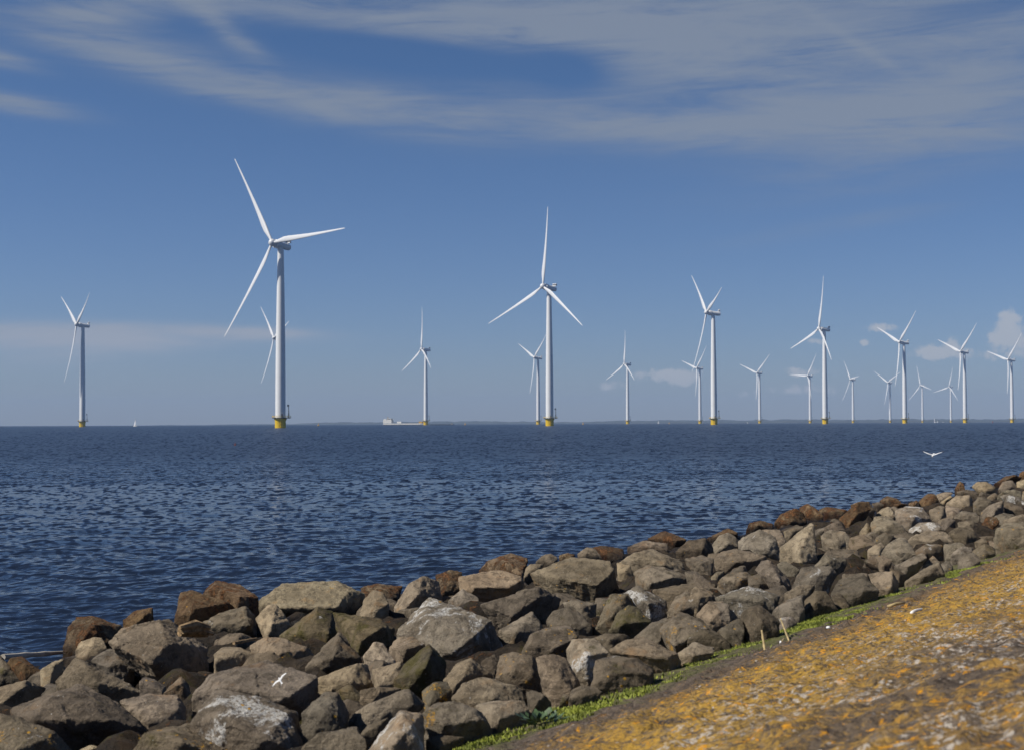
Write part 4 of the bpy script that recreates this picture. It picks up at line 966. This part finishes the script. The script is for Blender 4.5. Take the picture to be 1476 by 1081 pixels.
for i, (px, D, psi, phi, rs_, lab) in enumerate(TURB):
    o = proto if i == 0 else copy_tree(proto)
    wd_ = 1.0 if D < 1500 else 1.3; ca = math.cos((px-CX)/FPX); D /= ca; rs_ /= ca
    p = sea_point(px, D); o.location = p
    tc_ = math.atan2(-p.y, -p.x); yaw = tc_-R(psi)
    # the base (landing, platform, crane) faces the camera side; only nacelle and rotor yaw
    base_rz = tc_ + R(90) + R(8)
    o.rotation_euler = (0, 0, base_rz)
    Rz = Matrix.Rotation(yaw-base_rz, 4, 'Z')
    til = Matrix.Translation((0, 0, HT-1.7)) @ Matrix.Rotation(-R(6), 4, 'Y')
    bl = 0
    for ch in children(o):
        nm = ch.name.split('.')[0]
        if nm == 'nacelle': ch.matrix_local = Rz @ til @ Matrix.Translation((0, 0, -.2))
        elif nm == 'hub': ch.matrix_local = Rz @ til
        elif nm == 'blade':
            ch.matrix_local = Rz @ til @ Matrix.Translation((LN, 0, 0)) @ Matrix.Rotation(-R(phi+120*bl), 4, 'X') @ Matrix.Rotation(R(2.5), 4, 'Y') @ Matrix.Diagonal((rs_*wd_, rs_*wd_, rs_, 1))
            bl += 1
    tag(o, lab, 'wind turbine', 'wind turbines standing in the water')

# ---------------------------------------------------------------- ship, boats, buoys
def ship():
    D = 2480; p = sea_point(553, D); q = sea_point(619, D); ctr = (p+q)/2; L = (q-p).length
    L /= math.cos(R(24)); o = empty('cargo_ship', ctr, math.atan2((q-p).y, (q-p).x)-R(24)); k = FPX/D   # px per metre
    def hull(z0, z1, name, mat, l0, l1, w):
        bm = bmesh.new(); rings = []
        for z in (z0, z1):
            f = 1.0 if z == z1 else .985
            rings.append([(l0*f, -w*.35, z), (l0*f+2, -w*.5, z), (l1-9, -w*.5, z), (l1-3, -w*.3, z), (l1*f, 0, z), (l1-3, w*.3, z), (l1-9, w*.5, z), (l0*f+2, w*.5, z), (l0*f, w*.35, z)])
        bm_loft(bm, rings); return bm_done(name, bm, mat, o)
    hull(-1, 1.1, 'hull', M_SHIPD, -L/2, L/2, 11)
    hull(1.105, 3.0, 'deck_band', M_SHIPW, -L/2+.2, L/2-6, 10.8)
    bm = bmesh.new(); bm_box(bm, -L/2+8.5, 0, 6.2, 16, 8.6, 5.18); bm_box(bm, -L/2+3.5, 0, 9.7, 5, 6, 1.8)
    de = bm_done('deckhouse', bm, M_SHIPW, o)
    bm = bmesh.new(); bm_box(bm, -L/2+12, 0, 10.3, 7, 7, 3.0); wh = bm_done('wheelhouse', bm, M_SHIPW, o)
    bm = bmesh.new(); bm_box(bm, -L/2+12, -3.56, 10.6, 5.8, .1, 1.1); bm_box(bm, -L/2+15.56, 0, 10.6, .1, 6, 1.1); bm_done('window', bm, M_GLASS, wh)
    bm = bmesh.new(); bm_tube(bm, [(-L/2+8, 0, 8.7), (-L/2+8, 0, 15)], .45); bm_tube(bm, [(-L/2+6.2, 0, 11), (-L/2+9.8, 0, 11)], .3); bm_done('mast', bm, M_SHIPO, o)
    bm = bmesh.new(); bm_tube(bm, [(-L/2+17.2, 0, 3.2), (-L/2+17.2, 0, 9.5)], .4); bm_box(bm, -L/2+17.6, 0, 9.8, 1.6, 1, 1.2); bm_done('radar_post', bm, M_SHIPW, o)
    bm = bmesh.new(); bm_box(bm, -L/2+30.5, 0, 4.9, 8, 6, 2.6); bm_done('hatch', bm, M_SHIPW, o)
    bm = bmesh.new(); bm_box(bm, 12, 0, 3.9, 26, 7, .6); bm_done('hatch_cover', bm, M_STEEL, o)
    bm = bmesh.new(); bm_box(bm, L/2-16, 0, 4.7, 6.5, 6, 3.0); bm_box(bm, L/2-8, 0, 5.2, 7, 3, 1.6)
    bm_tube(bm, [(L/2-18, 0, 3.2), (L/2-18, 0, 6.8)], .4); bm_done('deck_crane', bm, M_SHIPO, o)
    tag(o, 'long low cargo ship with white deckhouse at its left end', 'ship')
ship()
def sailboat(px, D, hm, label, both=True, hullc=M_SHIPW, lean=0):
    p = sea_point(px, D); o = empty('sailboat', p, math.atan2(-p.y, -p.x)+R(90)-R(48)); L = hm*.62
    bm = bmesh.new()
    rings = []
    for z, f in ((-.3, .8), (.0, .92), (hm*.09, 1.0)):
        rings.append([(-L/2*f, -L*.13, z), (L*.15, -L*.15, z), (L/2*f, 0, z), (L*.15, L*.15, z), (-L/2*f, L*.13, z)])
    bm_loft(bm, rings); bm_done('hull', bm, hullc, o)
    bm = bmesh.new(); bm_box(bm, -L*.05, 0, hm*.115, L*.35, L*.14, hm*.045); bm_done('cabin', bm, M_SHIPW, o)
    bm = bmesh.new(); bm_tube(bm, [(L*.06, 0, .1), (L*.06, 0, hm)], hm*.009); bm_tube(bm, [(L*.06, 0, hm*.17), (-L*.45, 0, hm*.17)], hm*.008); bm_done('mast', bm, M_STEEL, o)
    def sail(pts, nm):
        bm = bmesh.new(); a, b_, c_ = [Vector(q) for q in pts]
        N = 8; front = {}; 
        for side in (0, 1):
            for i in range(N+1):
                for j in range(N+1-i):
                    u, v = i/N, j/N; q = a*(1-u-v)+b_*u+c_*v; q.y += 4*hm*.03*(u*v+(1-u-v)*v+(1-u-v)*u) + side*.03
                    front[(side, i, j)] = bm.verts.new(q)
        for side in (0, 1):
            for i in range(N):
                for j in range(N-i):
                    bm.faces.new((front[(side, i, j)], front[(side, i+1, j)], front[(side, i, j+1)]))
                    if i+j < N-1: bm.faces.new((front[(side, i+1, j)], front[(side, i+1, j+1)], front[(side, i, j+1)]))
        bm_done('sail', bm, M_SAIL, o, True)
    sail([(L*.05, 0, hm*.18), (L*.05, 0, hm*.98), (-L*.44, 0, hm*.18)], 'main')
    if both: sail([(L*.08, 0, hm*.85), (L*.48, 0, hm*.10), (L*.1, 0, hm*.13)], 'jib')
    tag(o, label, 'sailboat', 'sailboats on the horizon')
sailboat(195, 2300, 12.5, 'sailboat with tall narrow white sail, right of the leftmost turbine', False)
sailboat(949, 4300, 10.5, 'small sailboat left of the third-tallest turbine', False)
sailboat(1347.2, 5200, 19.5, 'taller one of the pair of sailboats between two tiny turbines', False)
sailboat(1351.3, 5000, 9, 'shorter one of the pair of sailboats between two tiny turbines', False)
sailboat(1359.5, 5300, 6, 'tiny sailboat dot beside the tiniest turbine', False)
sailboat(1077.5, 4800, 7, 'tiny pale sailboat between two small turbines right of the third-tallest', False)
def motorboat(px, D, L, label):
    p = sea_point(px, D); o = empty('motorboat', p, math.atan2(-p.y, -p.x)+R(90))
    bm = bmesh.new(); rings = [[(-L/2*f, -L*.15, z), (L*.2, -L*.17, z), (L/2*f, 0, z), (L*.2, L*.17, z), (-L/2*f, L*.15, z)] for z, f in ((-.3, .85), (1.2, 1))]
    bm_loft(bm, rings); bm_done('hull', bm, M_SHIPD, o)
    bm = bmesh.new(); bm_box(bm, -L*.05, 0, 2.3, L*.45, L*.2, 2.2); cb = bm_done('cabin', bm, M_SHIPW, o)
    bm = bmesh.new(); bm_box(bm, -L*.05, -L*.1-.04, 2.7, L*.38, .06, .7); bm_done('window', bm, M_GLASS, cb)
    bm = bmesh.new(); bm_tube(bm, [(-L*.05, 0, 3.4), (-L*.05, 0, 5.2)], .12); bm_done('mast', bm, M_STEEL, o)
    tag(o, label, 'boat')
motorboat(651.5, 2500, 8.5, 'small dark motorboat with white cabin at the end of the low pontoon')
motorboat(1013.5, 3300, 4, 'tiny workboat right of the small turbine behind the third-tallest')
def pontoon():
    p = sea_point(620, 2530); q = sea_point(649, 2530); c0 = (p+q)/2; L = (q-p).length
    o = empty('pontoon', c0, math.atan2((q-p).y, (q-p).x))
    bm = bmesh.new(); bm_box(bm, 0, 0, .2, L, 6, 2.0); bm_done('hull', bm, M_SHIPD, o)
    bm = bmesh.new()
    bm_tube(bm, [(-L/2+.5, -3.15, .9), (L/2-.5, -3.15, .9)], .14)
    bm_done('fender', bm, M_STEEL, o)
    tag(o, 'long low dark pontoon lying on the water right of the ship', 'pontoon')
pontoon()
def buoy(px, D, mat, label, hm=3.2):
    p = sea_point(px, D); o = empty('buoy', p)
    bm = bmesh.new(); bm_lathe(bm, [(.3*hm, -.4), (.36*hm, 0), (.36*hm, .3*hm), (.12*hm, .45*hm), (.09*hm, .8*hm)], 14); bm_done('float', bm, mat, o, True, 40)
    bm = bmesh.new(); bm_lathe(bm, [(.02, .8*hm), (.18*hm, .86*hm), (.18*hm, 1.0*hm), (.02, 1.06*hm)], 10); bm_done('topmark', bm, mat, o)
    tag(o, label, 'buoy', 'navigation buoys')
buoy(459, 1900, M_BUOY, 'yellow buoy on the horizon right of the tallest turbine')
buoy(670.5, 2300, M_BUOY, 'yellow buoy right of the ship and motorboat')
buoy(840.5, 2300, M_BUOY, 'yellow buoy right of the second-tallest turbine')
buoy(964.5, 2900, M_BUOY, 'pale orange buoy left of the third-tallest turbine')
buoy(1431, 2800, M_REDB, 'reddish buoy between the two rightmost turbines')
buoy(339, 200, M_REDB, 'tiny dark red buoy on open water left of the tallest turbine', .35)

# ---------------------------------------------------------------- birds
mt, t, b = pbsdf('gull plumage')
oc = t.new('ShaderNodeTexCoord').outputs['Object']; sp = t.new('ShaderNodeSeparateXYZ'); t.l.new(oc, sp.inputs[0])
tip = t.step(t.math('ADD', t.math('ABSOLUTE', sp.outputs[1]), t.math('MULTIPLY', t.noise(oc, 30), .03)), .52, .57)
c = t.mix(tip, rgb(.68, .69, .70), rgb(.06, .055, .05)); c = t.mix(t.step(sp.outputs[0], .215, .225), c, rgb(.6, .35, .05))
t.l.new(c, b.inputs['Base Color']); b.inputs['Roughness'].default_value = .8
M_GULL = mt
def gull(loc, rot, scale, label, dih=(28, 28), sweep=.1):
    """head towards +x, wings along y, real span 1.3 m"""
    bm = bmesh.new()
    body = [(-.30, .004, .075, .0), (-.24, .012, .06, .0), (-.17, .035, .04, 0), (-.08, .06, .055, 0), (.02, .07, .065, 0), (.10, .055, .055, .005), (.15, .038, .04, .015),
            (.19, .036, .036, .022), (.215, .024, .024, .02), (.225, .010, .012, .015), (.26, .003, .004, .010)]
    rings = []
    for x, rz_, ry, z in body:
        rings.append([(x, ry*math.cos(2*math.pi*k/12), z+rz_*math.sin(2*math.pi*k/12)) for k in range(12)])
    bm_loft(bm, rings)
    for sg, dd_ in ((-1, dih[0]), (1, dih[1])):
        st = [(.0, .10, .16, .012, .0), (.10, .12, .17, .011, 1), (.25, .15, .15, .009, 1.05), (.42, .10, .12, .006, .75), (.58, .02, .075, .004, .6), (.68, -.06, .02, .002, .5)]
        rings = []; y = 0; z = .03; py_ = 0
        for r_, xl, ch, th, kk in st:
            a = R(dd_)*kk; y += (r_-py_)*math.cos(a); z += (r_-py_)*math.sin(a); py_ = r_
            rings.append([(xl-ch*u, sg*y, z+th*v) for u, v in ((0, 0), (.15, 1), (.45, 1.1), (.8, .5), (1, 0), (.8, -.3), (.45, -.6), (.15, -.7))])
        bm_loft(bm, rings)
    bmesh.ops.recalc_face_normals(bm, faces=bm.faces[:])
    me = bpy.data.meshes.new('gull'); bm.to_mesh(me); bm.free()
    tmp = bpy.data.objects.new('tmp', me); COL.objects.link(tmp)
    md_ = tmp.modifiers.new('r', 'REMESH'); md_.mode = 'VOXEL'; md_.voxel_size = .007; md_.use_smooth_shade = True
    dg = bpy.context.evaluated_depsgraph_get(); m2 = bpy.data.meshes.new_from_object(tmp.evaluated_get(dg))
    bpy.data.objects.remove(tmp)
    o = link('gull', m2, None); m2.materials.clear(); m2.materials.append(M_GULL)
    if isinstance(rot, Matrix): o.matrix_world = Matrix.Translation(loc) @ rot.to_4x4() @ Matrix.Scale(scale, 4)
    else: o.location = loc; o.rotation_euler = rot; o.scale = (scale,)*3
    tag(o, label, 'gull', 'gulls in flight')
d = ray(1345, 656); D = 78
gull(Vector((d.x*D, d.y*D, CAM.z+d.z*D)), (R(0), R(24), R(-118)), .92, 'gull with raised wings gliding low over the water on the right', (26, 24))
d = ray(404, 980); D = 9.6
_wz = (_r*-.5+_u*.55-_W0*.67).normalized(); _wy = (_r*-.72-_u*.66); _wy = (_wy-_wz*_wy.dot(_wz)).normalized(); _wx = _wy.cross(_wz)
MB_ = Matrix((_wx, _wy, _wz)).transposed()
gull(Vector((d.x*D, d.y*D, CAM.z+d.z*D)), MB_, .118, 'small pure white bird in flight in front of the tilted slab', (8, 4))

# ---------------------------------------------------------------- stalks, sticks, driftwood
def rod(name, a, b_, ra, rb, D0, mat, label, cat, D1=None, bend=0, parts=None):
    da, db = ray(*a), ray(*b_); D1 = D1 or D0
    P0 = Vector((da.x*D0, da.y*D0, CAM.z+da.z*D0)); P1 = Vector((db.x*D1, db.y*D1, CAM.z+db.z*D1))
    bm = bmesh.new(); n_ = 10; pts = []; rad = []
    for i in range(n_):
        f = i/(n_-1); q = P0.lerp(P1, f); q.z += bend*math.sin(math.pi*f)
        pts.append(q-P0); rad.append((ra+(rb-ra)*f)*(1.25 if i in (3, 6) else 1))
    bm_tube(bm, pts, rad, 8); o = bm_done(name, bm, mat, None, True, 50); o.location = P0
    tag(o, label, cat); return o
_, Da = hit(1104, 941, slope_z)
rod('dry_stalk', (1103.5, 942), (1098, 908), .010, .007, Da, M_REED, 'thick pale dry stalk standing upright at the grass edge, left of its pair', 'stalk', Da+.1)
_, Db = hit(1138, 925, slope_z)
rod('dry_stalk', (1138, 925), (1125, 891), .007, .005, Db, M_REED, 'thinner dry stalk leaning left against the rocks, right of its pair', 'stalk', Db+.5)
_, Dc = hit(1125, 931, slope_z)
rod('shell', (1126, 931), (1125, 924), .011, .007, Dc, M_BONE, 'small white shell on the dark ground between the two dry stalks', 'shell', Dc+.05)
rod('twig', (1126.5, 925), (1130, 920), .006, .004, Dc+.06, M_REED, 'short forked yellow twig beside the white shell', 'twig', Dc+.2)
_, Dd = hit(1329, 879, slope_z); Dd -= .12
da, db = ray(1314, 883), ray(1345.5, 872)
p0 = Vector((da.x*Dd, da.y*Dd, CAM.z+da.z*Dd)); p1 = Vector((db.x*(Dd+.5), db.y*(Dd+.5), CAM.z+db.z*(Dd+.5))); v = p1-p0
bm = bmesh.new(); n_ = 12; pts = []; rad = []
for i in range(n_):
    f = i/(n_-1); pts.append(v*f + Vector((0, 0, .004*math.sin(f*9)))); rad.append(.016*(.6+.5*math.sin(math.pi*min(1, f*.8+.15)))*(1-.4*f))
bm_tube(bm, pts, rad, 8); o = bm_done('bleached_stick', bm, M_BONE, None, True); o.location = p0
tag(o, 'bright white bleached stick lying on the ochre slope', 'stick')
p0, D0 = hit(1280, 880, slope_z); p1, _ = hit(1304, 874, slope_z)
bm = bmesh.new(); bm_tube(bm, [Vector((0, 0, .035)), (p1-p0)*.5+Vector((0, 0, .04)), (p1-p0)+Vector((0, 0, .03))], [.012, .014, .008], 7)
o = bm_done('twig', bm, M_REED, None, True); o.location = p0; tag(o, 'thin straw-coloured twig left of the white stick', 'twig')
p0, _ = hit(1194, 907, slope_z)
bm = bmesh.new(); bm_lathe(bm, [(.002, -.005), (.017, 0), (.018, .006), (.011, .013), (.002, .016)], 12); o = bm_done('shell', bm, M_BONE, None, True); o.location = p0 + Vector((0, 0, .012))
tag(o, 'pale round shell on the dark strip below the brightest grass', 'shell')
rod('pole', (4, 946.5), (90, 940), .035, .022, 17.6, M_POLE, 'long thin bleached pole floating against the rocks by the left edge', 'pole', 19.2)
# driftwood and stick
_, D0 = hit(268, 915, lambda s: bed_z(s)+.3)
rod('stick', (337, 926.5), (370, 920), .016, .012, 13.4, M_WOOD, 'thin brown stick jutting between the driftwood and creased tan boulder', 'stick', 13.7)
bm = bmesh.new(); Dw = 13.55; rw = random.Random(8)
def W(px, py, dd_=0):
    d_ = ray(px, py); return Vector((d_.x*(Dw+dd_), d_.y*(Dw+dd_), CAM.z+d_.z*(Dw+dd_)))
org = W(257, 905)
for k in range(7):
    a = W(258+rw.uniform(0, 6), 903+k*1.6+rw.uniform(-1, 1), rw.uniform(-.1, .1))-org; c_ = W(296+rw.uniform(-8, 12), 905+k*1.9+rw.uniform(-1, 1), rw.uniform(0, .3))-org
    mid = (a+c_)/2+Vector((0, 0, rw.uniform(-.01, .03))); bm_tube(bm, [a, mid, c_], [rw.uniform(.02, .04), .045, rw.uniform(.015, .03)], 7)
o = bm_done('driftwood', bm, M_WOOD, None, True, 40); o.location = org
tag(o, 'splintered pale driftwood chunk wedged under the brown pitted boulder', 'driftwood')

# ---------------------------------------------------------------- air
bm = bmesh.new(); bm_box(bm, 0, 5900, 101, 26000, 13200, 228)
o = bm_done('haze', bm, None); tag(o, kind='stuff')
hm_ = bpy.data.materials.new('haze'); hm_.use_nodes = True; ht = NT(hm_.node_tree); ht.n.clear()
pv = ht.new('ShaderNodeVolumePrincipled'); pv.inputs['Color'].default_value = rgb(.50, .68, 1.0); pv.inputs['Density'].default_value = 7.5e-5
pv.inputs['Anisotropy'].default_value = 0.0
ht.l.new(pv.outputs[0], ht.new('ShaderNodeOutputMaterial').inputs['Volume'])
o.data.materials.append(hm_); o.display_type = 'WIRE'
